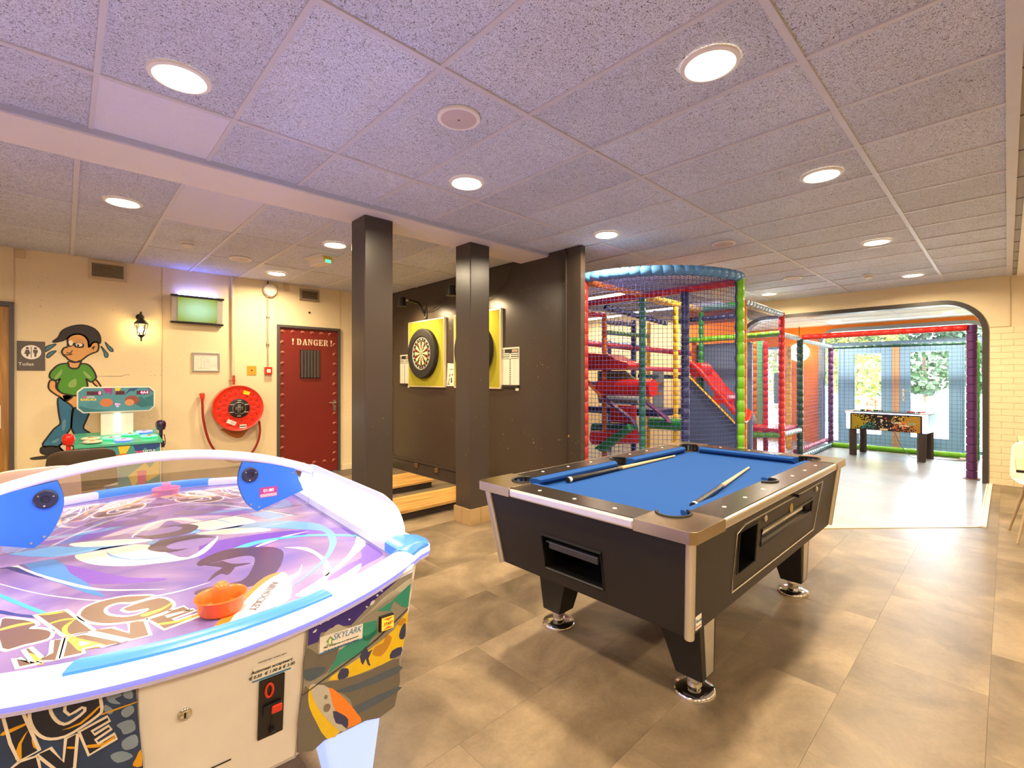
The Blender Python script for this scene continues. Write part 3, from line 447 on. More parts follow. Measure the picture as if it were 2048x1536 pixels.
for ch, w_ in zip('! DANGER !', (.058, .012, .077, .077, .077, .077, .072, .082, .012, .05)):
    if ch != ' ': pol += stencil(cx_, 1.858, .062, ch)
    cx_ += w_
decal('stencil_lettering', pol, WALL, M_paint('cream_stencil', 'e2c6a2'), d2, .0018)
hd = MB().prism([(.345, .90), (.38, .90), (.38, 1.06), (.345, 1.06)], WALL, 0, .008).build('handle_plate', M_alu, d2)
MB().tube([(.362, -.008, 1.02), (.362, -.055, 1.02), (.26, -.055, 1.022)], .009, 8).build('door_handle', M_alu, hd, smooth=40)
MB().lathe([(.007, -.009), (.007, -.011)], c=(.362, 0, .94), ax='Y', n=10).build('key_hole', M_black, hd)
for z in (.35, 1.05, 1.75): MB().box(-.418, -.405, -.012, 0, z-.04, z+.04).build('hinge', M_fgrey, d2)
# ------------------------------------------------------------------ painted figure on the wall
mu = thing('wall_mural', 'spray painted mural of a boy in green shirt and blue jeans', 'mural', (0, YW, 0))
def mpaint(part, keys, col, depth, sm=True, outline=.0, name=None):
    for k in keys: decal(part, [catmull(MURAL[k], 3)], WALL, M_paint('mural_'+(name or part), col), mu, depth)
def mline(part, keys, wd, depth):
    for k in keys: decal(part, ribbon(catmull(MURAL[k], 3), wd, True), WALL, M_paint('mural_black', '1d1a18'), mu, depth)
mpaint('painted_ground_smear', ['shadow'], '3b3328', .001)
mpaint('painted_jeans', ['leg1', 'leg2'], '2f6f92', .0012); mpaint('painted_jeans_light', ['kneeshine', 'shinshine'], '5d8fa6', .0016)
mpaint('painted_shoes', ['shoe1'], '2b2725', .0013); mpaint('painted_shoe_sole', ['shoe2'], 'd9cdb8', .0013)
mpaint('painted_skin', ['neck', 'arm1', 'arm2', 'face', 'hand'], 'd9a05c', .0018)
mpaint('painted_shirt', ['shirt'], '4c8f24', .0022); mpaint('painted_shirt_light', ['sheen1', 'sheen2', 'sheen3'], '86a95a', .0026)
mpaint('painted_hair', ['hair'], '2c2523', .0030)
mpaint('painted_eye_band', ['eyeband', 'mouth', 'nose', 'ear'], '1f1b19', .0026, name='black2')
mpaint('painted_eyelid', ['eyelid'], 'c89a62', .0030); mpaint('painted_eye_white', ['eyewhite1', 'eyewhite2'], 'efe6d4', .0033); mpaint('painted_pupil', ['pupil'], '1a1614', .0036)
mpaint('painted_drops', ['tear1', 'tear2', 'tear3', 'tear4'], '47768c', .0014)
mline('painted_outline', ['leg1', 'leg2', 'shoe1', 'shoe2', 'arm1', 'arm2', 'neck'], .015, .0020)
mline('painted_outline', ['shirt', 'face', 'hair'], .015, .0034)
mline('painted_outline', ['tear1', 'tear2', 'tear3', 'tear4'], .008, .0018)
decal('paint_crack', [MURAL['crack']], WALL, mat('crack_line', '7a6650', .8), wl, .001).location = (0, YW, 0)
# ------------------------------------------------------------------ small things on the left wall
t = thing('toilet_sign', 'dark grey square sign with white restroom figures and lettering', 'sign', (-.25, YW, 1.6135))
M_sg = mat('sign_grey', '575049', .5); M_sw = mat('sign_white', 'efe9dd', .5)
MB().box(-.101, .101, -.012, 0, -.15, .15).build('sign_plate', M_sg, t, bevel=.002)
circ = lambda x, z, r, n=24, sx=1.: [(x+r*sx*math.cos(2*PI*k/n), z+r*math.sin(2*PI*k/n)) for k in range(n)]
decal('sign_disc', [circ(0, .037, .073)], WALL, M_sw, t, .013, .012)
decal('sign_figures', [circ(-.028, .078, .012, 14), circ(.03, .078, .012, 14), [(-.04, .062), (-.016, .062), (-.006, .018), (-.018, .018), (-.022, -.008), (-.034, -.008), (-.038, .018), (-.05, .018)],
      [(.012, .062), (.048, .062), (.046, .03), (.039, .03), (.037, -.01), (.023, -.01), (.021, .03), (.014, .03)], [(-.0025, .095), (.0025, .095), (.0025, -.02), (-.0025, -.02)]], WALL, M_sg, t, .0138, .0125)
text('sign_lettering', 'Toilet', .047, M_sw, t, upright(-.037, -.0128, -.087))
def grille(x0, x1, z0, z1, label, col, n):
    t = thing('vent_grille', label, 'vent', ((x0+x1)/2, YW, z0), group=None); W_ = (x1-x0)/2; H_ = z1-z0; fr = .028
    f = MB().box(-W_, W_, -.025, 0, 0, fr).box(-W_, W_, -.025, 0, H_-fr, H_).box(-W_, -W_+fr, -.025, 0, fr, H_-fr).box(W_-fr, W_, -.025, 0, fr, H_-fr)
    f.build('vent_frame', mat('vent_'+col, col, .5), t); MB().box(-W_+fr, W_-fr, -.004, 0, fr, H_-fr).build('vent_backing', mat('vent_dark', '1c1714', .8), t)
    sl = MB().add([(-W_+fr, -.022, 0), (W_-fr, -.022, 0), (W_-fr, -.006, .010), (-W_+fr, -.006, .010), (-W_+fr, -.022, .003), (W_-fr, -.022, .003), (W_-fr, -.006, .013), (-W_+fr, -.006, .013)], [(0,1,2,3),(4,7,6,5),(0,4,5,1),(3,2,6,7),(0,3,7,4),(1,5,6,2)]).mesh('vent_slat', mat('vent_'+col, col, .5))
    for k in range(n): put('vent_slat', sl, t, loc=(0, 0, fr+(H_-2*fr)*(k+.2)/n))
grille(.186, .512, 2.475, 2.683, 'beige slatted wall vent high above the painted boy', 'c9b491', 9)
grille(2.419, 2.69, 2.495, 2.658, 'dark slotted vent in the wall above the red door', '8d7c66', 9)
# lantern
t = thing('wall_lantern', 'black coach lantern glowing warm on the cream wall', 'lamp', (.632, YW, 1.80))
M_iron = mat('black_iron', '191512', .45)
MB().lathe([(.04, 0), (.036, -.012), (.018, -.02)], c=(0, 0, .29), ax='Y', n=16).build('wall_plate', M_iron, t, smooth=50)
MB().tube([(0, -.015, .29), (0, -.05, .33), (0, -.09, .34), (0, -.115, .31), (0, -.12, .275)], .009, 8).build('lantern_arm', M_iron, t, smooth=50)
MB().lathe([(.005, .30), (.016, .28), (.022, .262), (.045, .235), (.068, .205), (.064, .200)], c=(0, -.12, 0), n=6).build('lantern_roof', M_iron, t)
for k in range(6):
    a = 2*PI*k/6; MB().tube([(.062*math.cos(a), -.12+.062*math.sin(a), .20), (.034*math.cos(a), -.12+.034*math.sin(a), .075)], .0035, 5).build('lantern_rib', M_iron, t)
MB().lathe([(.036, .078), (.03, .065), (.012, .05), (.006, .03), (.010, .022), (.002, .0)], c=(0, -.12, 0), n=10).build('lantern_finial', M_iron, t, smooth=50)
MB().lathe([(.031, .08), (.055, .197)], c=(0, -.12, 0), n=6, caps=False).build('lantern_glass', glassmat('lantern_pane', (1, .93, .8), .02), t)
MB().ball((0, -.12, .145), .021, 10, sc=(1, 1, 1.5)).build('bulb', mat('warm_bulb', 'fff0d0', .4, emit=(1, .75, .4), estr=60.), t, smooth=60)
lp = bpy.data.lights.new('lantern_light', 'POINT'); lp.energy = 2.5; lp.color = (1, .68, .32); lp.shadow_soft_size = .03
lo = bpy.data.objects.new('lantern_light', lp); C.objects.link(lo); lo.parent = t; lo.location = (0, -.12, .145)
# wall mounted screen: curved green glow behind a clear sheet, tilted forward a little
t = thing('wall_monitor', 'old wall screen with silver sides and hazy green picture', 'screen', (1.19, YW, 2.225)); t.rotation_euler = (math.radians(6), 0, 0)
MB().box(-.27, .27, -.06, 0, -.155, .155).build('screen_case', mat('screen_side', 'bdb6aa', .35, .4), t, bevel=.01)
for z in (.161, -.161): MB().box(-.275, .275, -.085, -.004, z-.011, z+.011).build('screen_edge', M_black, t, bevel=.004)
def screenmat():
    m = bpy.data.materials.new('green_picture'); m.use_nodes = True; nt, N, L = nodes_of(m); b = N['Principled BSDF']; b.inputs['Roughness'].default_value = .25
    tc = N.new('ShaderNodeTexCoord'); g = N.new('ShaderNodeTexGradient'); g.gradient_type = 'SPHERICAL'; mp = N.new('ShaderNodeMapping'); mp.inputs['Scale'].default_value = (3.6, 1, 5.6)
    n = N.new('ShaderNodeTexNoise'); n.inputs['Scale'].default_value = 5; r = N.new('ShaderNodeValToRGB'); e = r.color_ramp.elements
    e[0].position = .05; e[0].color = srgb((.50,.58,.20))+(1,); e[1].position = .75; e[1].color = srgb((.66,.82,.66))+(1,)
    L.new(tc.outputs['Object'], mp.inputs[0]); L.new(mp.outputs[0], g.inputs[0]); L.new(g.outputs['Fac'], r.inputs[0])
    L.new(r.outputs[0], b.inputs['Emission Color']); b.inputs['Emission Strength'].default_value = .75; b.inputs['Base Color'].default_value = (.05, .06, .04, 1); return m
MB().box(-.205, .205, -.068, -.06, -.142, .142).build('screen_glass', screenmat(), t)
M_blue_led = mat('blue_led', 'aab6ff', .4, emit=(.20, .24, 1.0), estr=45.)
for z in (.1748,): MB().box(-.20, .20, -.03, -.012, z-.0022, z+.0022).build('back_light', M_blue_led, t)
for x in (-.19, .19):
    for z in (-.125, .125): MB().lathe([(.008, -.068), (.006, -.072)], c=(x, 0, z), ax='Y', n=10).build('screw', M_chrome, t)
MB().tube(catmull([(.18, -.02, -.17), (.22, -.02, -.21), (.30, -.015, -.20), (.36, -.012, -.16)], 5, False), .005, 6).build('cable', M_wplast, t, smooth=60)
# framed evacuation plan
t = thing('picture_frame', 'silver framed line drawing on the cream wall', 'picture', (1.285, YW, 1.463))
MB().box(-.148, .148, -.018, 0, 0, .02).box(-.148, .148, -.018, 0, .222, .242).box(-.148, -.128, -.018, 0, .02, .222).box(.128, .148, -.018, 0, .02, .222).build('frame', M_alu, t, bevel=.003)
MB().box(-.13, .13, -.006, 0, .018, .224).build('paper', mat('paper', 'e2d8c8', .6), t)
ln = []
for pts in ([(-.06, .04), (-.05, .10), (-.055, .17), (-.03, .19), (-.01, .17), (-.02, .12), (-.015, .05), (-.06, .04)], [(-.02, .12), (.03, .13), (.05, .10), (.02, .09), (.06, .07), (.10, .09), (.11, .06)], [(.02, .13), (.01, .16), (.04, .15)], [(-.09, .045), (.0, .04), (.06, .05)]):
    ln += ribbon(pts, .0016)
decal('line_drawing', ln, WALL, mat('pencil_line', '4b443d', .7), t, .0068, .006)
# fire hose reel
t = thing('fire_hose_reel', 'red drum fire hose reel on the wall with black centre', 'hose reel', (1.612, YW-.02, 1.0))
M_fred = mat('fire_red', 'd92a12', .3, coat=.4); M_fdark = mat('fire_red_hose', '9a2018', .45)
MB().lathe([(.10, 0), (.10, -.05)], ax='Y', n=20).box(-.04, .04, -.05, 0, -.2, .2).build('wall_bracket', mat('bracket_steel', '8a8178', .4, .8), t)
MB().lathe([(.235, -.05), (.235, -.15)], ax='Y', n=32).build('hose_coil', M_fdark, t, smooth=40)
def dimple():
    b = MB(); n = 72; rings = [.293, .286, .275, .262, .24, .22, .20, .18, .16, .14, .12, .03]; v = []; f = []
    for i, r in enumerate(rings):
        for j in range(n):
            a = 2*PI*j/n; y = -.155
            if i == 0: y = -.145
            if i == 1: y = -.165
            if i == 2: y = -.158
            if 4 <= i <= 5: y += .010*max(0, math.cos(a*16))**2
            if 7 <= i <= 8: y += .008*max(0, math.cos(a*16+PI))**2
            v.append((r*math.cos(a), y, r*math.sin(a)))
    for i in range(len(rings)-1):
        for j in range(n): f.append((i*n+j, i*n+(j+1) % n, (i+1)*n+(j+1) % n, (i+1)*n+j))
    f.append(tuple(range((len(rings)-1)*n, len(rings)*n))); return b.add(v, f)
dr = dimple().build('drum_face', M_fred, t, smooth=80)
MB().lathe([(.293, -.145), (.29, -.04), (.27, -.04)], ax='Y', n=48, caps=False).build('drum_rim', M_fred, t, smooth=60)
hub = MB().lathe([(.122, -.155), (.122, -.164), (.118, -.166), (.01, -.166)], ax='Y', n=36).build('hub_disc', mat('hub_black', '1b1716', .4), t, smooth=40)
MB().tube([(.075*math.cos(2*PI*k/28), -.168, .075*math.sin(2*PI*k/28)) for k in range(28)], .004, 6, closed=True).build('hub_ring', M_alu, hub, smooth=60)
MB().box(-.045, .045, -.18, -.166, -.02, .02).lathe([(.022, -.166), (.022, -.185)], c=(.0, 0, 0), ax='Y', n=14).box(-.02, .02, -.178, -.166, -.055, .05).build('hub_valve', M_chrome, hub, bevel=.003)
for k in range(6):
    a = 2*PI*k/6+.5; MB().box(-.022, .022, -.1668, -.166, -.006, .006).build('hub_print', mat('print_pale', 'a79c90', .6), hub).location = (.098*math.cos(a), 0, .098*math.sin(a))
def sticker(par, x, z, w_, h_, ang, col, y, name='sticker'):
    o = MB().box(-w_/2, w_/2, -.0015, 0, -h_/2, h_/2).build(name, mat('sticker_'+col, col, .5), par); o.location = (x, y, z); o.rotation_euler = (0, ang, 0); return o
sticker(t, .085, .195, .075, .045, .3, 'f2d21c', -.157); s1 = sticker(t, -.085, -.175, .105, .05, .45, 'eee3d6', -.157); s2 = sticker(t, .045, -.232, .078, .045, 0, 'eee3d6', -.157)
for k in range(3): sticker(s1, .015, .012-k*.011, .05, .003, 0, '8b7f75', -.0016, 'print_line')
sticker(s2, 0, 0, .07, .012, 0, '2b2725', -.0016, 'print_line')
hp = catmull([(.25, -.10, -.18), (.262, -.09, -.32), (.235, -.08, -.47), (.15, -.06, -.62), (.0, -.05, -.70), (-.17, -.05, -.62), (-.30, -.05, -.42), (-.365, -.05, -.15), (-.378, -.05, .06), (-.378, -.05, .12)], 5, False)
MB().tube(hp, .0135, 8).build('hose', M_fdark, t, smooth=60)
MB().lathe([(.016, .10), (.019, .13), (.024, .135), (.026, .19), (.022, .20)], c=(-.378, -.05, 0), n=12).box(-.405, -.352, -.05, 0, .165, .195).build('hose_nozzle', M_fred, t, smooth=40)
MB().tube([(-.03, -.03, .30), (-.03, -.03, .42)], .014, 8).box(-.09, -.01, -.045, -.03, .345, .357).build('stop_valve', mat('valve_brass', 'b5452a', .4, .3), t, smooth=40)
decal('bare_plaster_patch', [catmull([(1.46, .74), (1.50, .68), (1.56, .63), (1.64, .60), (1.70, .62), (1.75, .69), (1.78, .74)], 3)], WALL, mat('bare_plaster', 'b9702f', .8), wl, .001).location = (0, YW, 0)
t = tag(MB().tube([(1.575, YW-.03, 1.42), (1.572, YW-.03, HC+.01)], .017, 10).tube([(1.555, YW-.03, 2.0), (1.595, YW-.03, 2.0)], .008, 6).build('wall_pipe', mat('pipe_cream', 'd9c6a4', .45), smooth=50), 'cream painted water pipe running up from the hose reel', 'pipe')
t = thing('blanking_plate', 'small square orange plate on wall beside red alarm box', 'plate', (1.803, YW, 1.487))
MB().box(-.056, .056, -.006, 0, -.061, .061).build('plate', mat('plate_orange', 'd79a26', .6), t); MB().lathe([(.01, -.006), (.008, -.009)], ax='Y', n=12).build('plate_screw', M_black, t)
t = thing('fire_alarm_button', 'small red manual fire alarm call point under grey conduit', 'alarm', (2.0, YW, 1.485))
MB().box(-.046, .046, -.05, 0, -.05, .05).build('alarm_box', M_fred, t, bevel=.006); MB().box(-.024, .024, -.053, -.05, -.026, .022).build('alarm_glass', mat('alarm_white', 'efe4d8', .3), t)
MB().lathe([(.006, -.053), (.005, -.056)], c=(0, 0, -.004), ax='Y', n=10).build('alarm_dot', M_black, t)
t = thing('alarm_sounder', 'round white alarm sounder with conduit high on wall', 'alarm', (2.018, YW, 2.575))
MB().box(-.045, .05, -.04, 0, -.09, .07).build('back_box', M_wplast, t, bevel=.01); MB().lathe([(.085, -.02), (.088, -.05), (.078, -.075), (.05, -.085), (.045, -.078), (.008, -.078)], ax='Y', n=28).build('sounder_dome', M_wplast, t, smooth=40)
MB().tube([(-.02, -.015, -.09), (-.02, -.015, -1.04)], .011, 8).build('conduit', mat('conduit_grey', 'a39886', .45), t, smooth=50)
for z in (-.35, -.72): MB().box(-.04, 0, -.03, 0, z-.012, z+.012).build('conduit_clip', mat('conduit_grey', 'a39886', .45), t)
MB().tube([(-.02, -.012, .07), (-.02, -.012, .125)], .008, 6).build('conduit_top', M_black, t)
tag(MB().box(-.365, -.29, YW-.03, YW, 2.605, 2.685).build('junction_box', mat('box_cream', 'cdb588', .5), bevel=.004), 'small cream junction box in the corner above wooden door', 'box')
tag(MB().box(2.205, 2.275, YW-.02, YW, 2.60, 2.69).build('junction_box', mat('box_cream', 'cdb588', .5), bevel=.004), 'small cream junction box above the red door beside its vent', 'box')
MB().lathe([(.014, 0), (.012, -.012)], c=(2.555, YW, 2.33), ax='Y', n=12).build('wall_hole', M_black, wl)
# ------------------------------------------------------------------ pillars
M_ptile = mat('beige_base_tile', 'a88a5e', .35, bump=.1)
def pillar(x0, x1, y0, y1, label, tiles):
    t = thing('pillar', label, 'pillar', ((x0+x1)/2, (y0+y1)/2, 0), group=None); a, c = (x1-x0)/2, (y1-y0)/2
    MB().box(-a, a, -c, c, 0, HC-.035).build('shaft', M_dark, t, bevel=.006)
    if tiles:
        for s in range(4):
            L_ = 2*(a if s % 2 == 0 else c)+.03; n = 2
            for k in range(n):
                o = MB().box(-L_/2+L_*k/n+.002, -L_/2+L_*(k+1)/n-.002, -.015, 0, 0, .15).build('base_tile', M_ptile, t, bevel=.002)
                o.rotation_euler = (0, 0, s*PI/2); d = c if s % 2 == 0 else a; o.location = (d*math.sin(s*PI/2), -d*math.cos(s*PI/2), 0)
pillar(1.70, 1.945, 3.46, 3.695, 'dark brown square pillar nearest the red door', False)
pillar(2.76, 2.995, 3.47, 3.70, 'dark brown square pillar with beige tiled foot beside pool table', True)
# ------------------------------------------------------------------ ceiling lamps and fittings
lamp0 = None
def downlight(x, y, label, z=HC, r=.088, k=1.):
    global lamp0
    if lamp0 is None:
        t = thing('downlight', label, 'ceiling light', (x, y, z), group='round ceiling downlights')
        MB().lathe([(.118, .002), (.116, -.006), (.100, -.010), (.092, -.004), (.090, .002)], n=36, caps=False).build('trim_ring', M_bwhite, t, smooth=40)
        MB().lathe([(.092, -.003), (.002, -.003)], n=36, caps=False).build('lens', M_lens, t)
        lamp0 = t
    else: t = dup(lamp0, (x, y, z), label=label)
    la = bpy.data.lights.new('downlight_lamp', 'AREA'); la.shape = 'DISK'; la.size = .17; la.energy = LAMP_W*k; la.color = WARM; la.spread = math.radians(165)
    lo = bpy.data.objects.new('downlight_lamp', la); C.objects.link(lo); lo.location = (0, 0, -.012); lo.parent = t
    return t
for x, y, l in ((.366, 2.50, 'lit downlight left of the ceiling speaker, above hockey table'), (1.965, 2.51, 'lit downlight in front of the two dark pillars'), (3.60, 2.53, 'lit downlight beside the dark dart wall end'), (5.69, 2.52, 'lit downlight hidden behind the blue arched bar of the play frame'), (7.97, 2.56, 'small lit downlight just right of the play frame top'),
        (1.965, .86, 'lit downlight above the near end of pool table'), (3.56, .83, 'lit downlight above the far end of pool table'), (5.69, .87, 'third lit downlight of the row running towards the arch'), (7.85, .83, 'lit downlight nearest the cream wall over the arch'),
        (.316, 4.56, 'lit downlight beyond the beam, nearest the toilet door'), (1.935, 4.57, 'lit downlight beyond the beam beside the emergency sign'), (1.93, 6.32, 'lit downlight closest to the hose reel wall')):
    downlight(x, y, l, k=.55 if y > 6 else 1.)
for (x, y), l in zip(((-1.2, 2.5), (-1.2, 4.56), (-1.2, .86), (.366, .86), (.366, -1.6), (1.965, -1.6), (3.6, -1.6), (5.69, -1.6), (7.85, -1.6), (-1.2, -1.6)), ('left of the hockey table', 'before the wooden toilet door', 'left behind the photographer', 'straight above the photographer', 'right behind the photographer', 'over the plain floor right of the pool table', 'in the right bay before the cafe tables', 'above the near cafe table', 'above the far cafe table', 'in the corner behind the photographer')):  # unseen downlights outside the view, added to light the room
    downlight(x, y, 'added unseen downlight '+l, HC-.02 if y < 0 else HC)
downlight(10.9, 2.32, 'lit downlight in alcove ceiling left of the doors', 2.50); downlight(10.85, .68, 'lit downlight in alcove ceiling near the purple post', 2.50)
sp0 = None
for x, y, l in ((1.444, 1.91, 'large white round ceiling speaker above the hockey table'), (4.67, 1.91, 'flat white ceiling speaker in front of the play frame'), (6.93, 1.94, 'flat white ceiling speaker furthest right near the arch wall'), (1.40, 5.81, 'flat cream ceiling speaker near the wall screen')):
    if sp0 is None:
        sp0 = thing('ceiling_speaker', l, 'speaker', (x, y, HC), group='round ceiling speakers')
        MB().lathe([(.108, .002), (.108, -.010), (.098, -.014), (.090, -.012)], n=36, caps=False).build('speaker_rim', M_bwhite, sp0, smooth=40)
        MB().lathe([(.09, -.012), (.002, -.014)], n=36, caps=False).build('speaker_mesh', mat('speaker_mesh', 'c9b9b4', .7), sp0, smooth=40)
        MB().lathe([(.007, -.0145), (.001, -.016)], n=10, caps=False).build('centre_screw', M_fgrey, sp0)
    else: dup(sp0, (x, y, HC), label=l)
sd0 = None
for x, y, l in ((.863, 5.455, 'white smoke detector on ceiling in front of wall screen'), (7.42, 1.22, 'white smoke detector on ceiling near the arch wall'), (4.725, 3.12, 'white smoke detector on ceiling above the blue arched bar')):
    if sd0 is None:
        sd0 = thing('smoke_detector', l, 'smoke detector', (x, y, HC), group='smoke detectors')
        MB().lathe([(.056, .002), (.056, -.012), (.048, -.018)], n=24).build('detector_base', M_wplast, sd0, smooth=40)
        MB().lathe([(.05, -.018), (.047, -.035), (.03, -.048), (.012, -.054), (.002, -.055)], n=24).build('detector_cap', M_wplast, sd0, smooth=60)
        MB().lathe([(.0488, -.026), (.0488, -.030)], n=24, caps=False).build('detector_slot', M_fgrey, sd0)
    else: dup(sd0, (x, y, HC), label=l)
t = thing('emergency_sign', 'white emergency exit light with green glow under ceiling', 'exit light', (2.02, 5.16, HC), PI/4*.2)
MB().box(-.10, .10, -.17, .17, -.012, .004).build('sign_base', M_wplast, t)
MB().prism([(-.06, -.012), (.06, -.012), (.045, -.085), (-.045, -.085)], lambda a, c, q: (a, q, c), -.14, .14).build('sign_body', mat('sign_ivory', 'e6dcc6', .4), t, bevel=.006)
MB().prism([(-.055, -.016), (.055, -.016), (.043, -.08), (-.043, -.08)], lambda a, c, q: (a, q, c), -.152, -.14).build('sign_end', mat('sign_amber', 'd6b440', .4), t)
MB().box(-.03, .03, -.157, -.152, -.078, -.05).build('green_panel', mat('exit_green', '1f9a55', .4, emit=(.05, .9, .35), estr=1.6), t)

es = bpy.data.objects['emergency_sign']; dup(es, (6.95, 2.90, HC), PI*.75, 'small green exit light above the play frame roof')
es['group'] = 'exit lights'; bpy.data.objects['emergency_sign.001']['group'] = 'exit lights'  # play area exit
# ------------------------------------------------------------------ pool table
M_cab = mat('black_cabinet', '171210', .42, bump=.03, bscale=300, spec=.45)
M_rail = mat('dark_rail_top', '211b18', .26, bump=.02, bscale=400)
M_felt = mat('blue_cloth', '1b4789', .92, var=.10, scale=120, spec=.15, bump=.05, bscale=500)
M_edge = mat('rail_edge_aluminium', 'd6cfc4', .30, .85)
M_cap = mat('bronze_chrome_corner', 'b3a48d', .25, 1.0)
pt = thing('pool_table', 'black coin operated pool table with blue cloth and silver edges', 'pool table', (2.715, 1.347, 0)); pt.scale = (1.045, .975, 1)
ZB, ZT = .40, .797; bx_, by_ = .965, .535; tx_, ty_ = 1.03, .575
def lerp(a, b, t): return tuple(x+(y-x)*t for x, y in zip(a, b))
def wall_with_holes(c, holes, depth, inward):
    """c: four corners (bl, br, tr, tl); holes: (u0,u1,v0,v1) side by side, left to right; returns wall mesh and hole recess meshes"""
    S_ = lambda u, v: lerp(lerp(c[0], c[1], u), lerp(c[3], c[2], u), v)
    b = MB(); u = 0.; rec = []
    for (u0, u1, v0, v1) in holes:
        if u0 > u: b.face([S_(u, 0), S_(u0, 0), S_(u0, 1), S_(u, 1)])
        b.face([S_(u0, 0), S_(u1, 0), S_(u1, v0), S_(u0, v0)]); b.face([S_(u0, v1), S_(u1, v1), S_(u1, 1), S_(u0, 1)])
        r = MB(); q = [S_(u0, v0), S_(u1, v0), S_(u1, v1), S_(u0, v1)]; k = [tuple(a+d*depth for a, d in zip(p, inward)) for p in q]
        for i in range(4): r.face([q[i], q[(i+1) % 4], k[(i+1) % 4], k[i]])
        r.face(k); rec.append((r, q)); u = u1
    b.face([S_(u, 0), S_(1, 0), S_(1, 1), S_(u, 1)]); return b, rec
A = lambda sx, sy, top: ((tx_ if top else bx_)*sx, (ty_ if top else by_)*sy, ZT if top else ZB)
endw, rec1 = wall_with_holes((A(-1, 1, 0), A(-1, -1, 0), A(-1, -1, 1), A(-1, 1, 1)), [(.315, .635, .16, .58)], .22, (1, 0, .0))
sidew, rec2 = wall_with_holes((A(-1, -1, 0), A(1, -1, 0), A(1, -1, 1), A(-1, -1, 1)), [(.215, .315, .32, .80), (.345, .745, .47, .66)], .16, (0, 1, 0))
endw.add(sidew.v, sidew.f)
endw.face([A(1, -1, 0), A(1, 1, 0), A(1, 1, 1), A(1, -1, 1)]); endw.face([A(1, 1, 0), A(-1, 1, 0), A(-1, 1, 1), A(1, 1, 1)])
endw.face([A(-1, -1, 0), A(1, -1, 0), A(1, 1, 0), A(-1, 1, 0)])
endw.build('cabinet', M_cab, pt)
M_rec = mat('black_recess_plastic', '0d0c0c', .35)
def recess(name, r, q, lipr):
    o = r.build(name, M_rec, pt); MB().tube(q, lipr, 6, closed=True).build('recess_lip', M_black, o, smooth=60); return o
rr = recess('ball_return', rec1[0][0], rec1[0][1], .008)
MB().box(-.99, -.85, -.13, .19, .592, .600).box(-1.000, -.985, -.13, .16, .572, .603).build('return_shelf', mat('return_grey', '2c292a', .4), rr, bevel=.003)
recess('coin_recess', *rec2[0], .006); vw = recess('ball_window', *rec2[1], .007)
qx = rec2[1][1]; MB().face([tuple(a+b*.02 for a, b in zip(p, (0, 1, 0))) for p in qx]).build('window_pane', glassmat('dark_pane', (.35, .33, .30), .12), vw)
# access panel outline, locks, oval badge and key
S2 = lambda u, v, t=0: tuple(a-b for a, b in zip(lerp(lerp(A(-1, -1, 0), A(1, -1, 0), u), lerp(A(-1, -1, 1), A(1, -1, 1), u), v), (0, t, 0)))
ap = MB(); ring = [(.19, .14), (.80, .14), (.83, .86), (.24, .86), (.20, .80)]
ap.tube([S2(u, v, .002) for u, v in ring], .0035, 5, closed=True); ap.build('access_panel_edge', M_edge, pt)
for (u, v) in ((.355, .80), (.76, .80)):
    MB().lathe([(.016, 0), (.016, -.008), (.012, -.011), (.004, -.011)], c=S2(u, v), ax='Y', n=18).build('cam_lock', M_chrome, pt, smooth=40)
MB().lathe([(.026, 0), (.026, -.003)], c=S2(.55, .72), ax='Y', n=24).build('oval_badge', mat('badge_gold', 'b49a52', .35, .6), pt)
MB().lathe([(.008, 0), (.008, -.025)], c=S2(.565, .88), ax='Y', n=10).box(*[v for a, d in zip(S2(.565, .88), ((-.022, .022), (-.03, -.024), (-.005, .005))) for v in (a+d[0], a+d[1])]).build('panel_key', M_black, pt)
# corner posts
for sx in (-1, 1):
    for sy in (-1, 1):
        p, q = Vector(A(sx, sy, 0)), Vector(A(sx, sy, 1)); MB().tube([p, q], .019, 12).build('corner_trim', M_edge, pt, smooth=50)
# playing surface, cushions, rails
MB().box(-.93, .93, -.465, .465, .74, .79).build('playing_cloth', M_felt, pt)
def cushion(p, q, inn):
    p, q, inn = Vector(p), Vector(q), Vector(inn); d = (q-p).normalized(); b = MB()
    prof = [(0, .785), (0, .834), (.03, .834), (.052, .826), (.05, .812), (.02, .785)]
    v = [p+inn*a+d*(a*.75)+Vector((0, 0, z)) for a, z in prof]+[q+inn*a-d*(a*.75)+Vector((0, 0, z)) for a, z in prof]; n = len(prof)
    b.add(v, [tuple(range(n)), tuple(reversed(range(n, 2*n)))]+[(i, (i+1) % n, n+(i+1) % n, n+i) for i in range(n)])
    b.build('cushion', M_felt, pt, smooth=30)
for sy in (-1, 1):
    cushion((-.84, .462*sy, 0), (-.062, .462*sy, 0), (0, -sy, 0)); cushion((.062, .462*sy, 0), (.84, .462*sy, 0), (0, -sy, 0))
for sx in (-1, 1): cushion((.927*sx, -.37, 0), (.927*sx, .37, 0), (-sx, 0, 0))
TOPF = lambda a, b, t: (a, b, t)
arcp = lambda cx, cy, r, a0, a1, n=8: [(cx+r*math.cos(math.radians(a0+(a1-a0)*k/n)), cy+r*math.sin(math.radians(a0+(a1-a0)*k/n))) for k in range(n+1)]
for sy in (-1, 1):
    pl = [(-.83, .46)]+arcp(0, .468, .062, 188, -8)+[(.83, .46), (.83, .592), (-.83, .592)]
    MB().prism([(a, b*sy) for a, b in pl], TOPF, .79, .836).build('rail_top', M_rail, pt)
    MB().prism([(-.83, .592*sy), (.83, .592*sy), (.83, .612*sy), (-.83, .612*sy)], TOPF, .794, .834).build('rail_edge', M_edge, pt, bevel=.008)
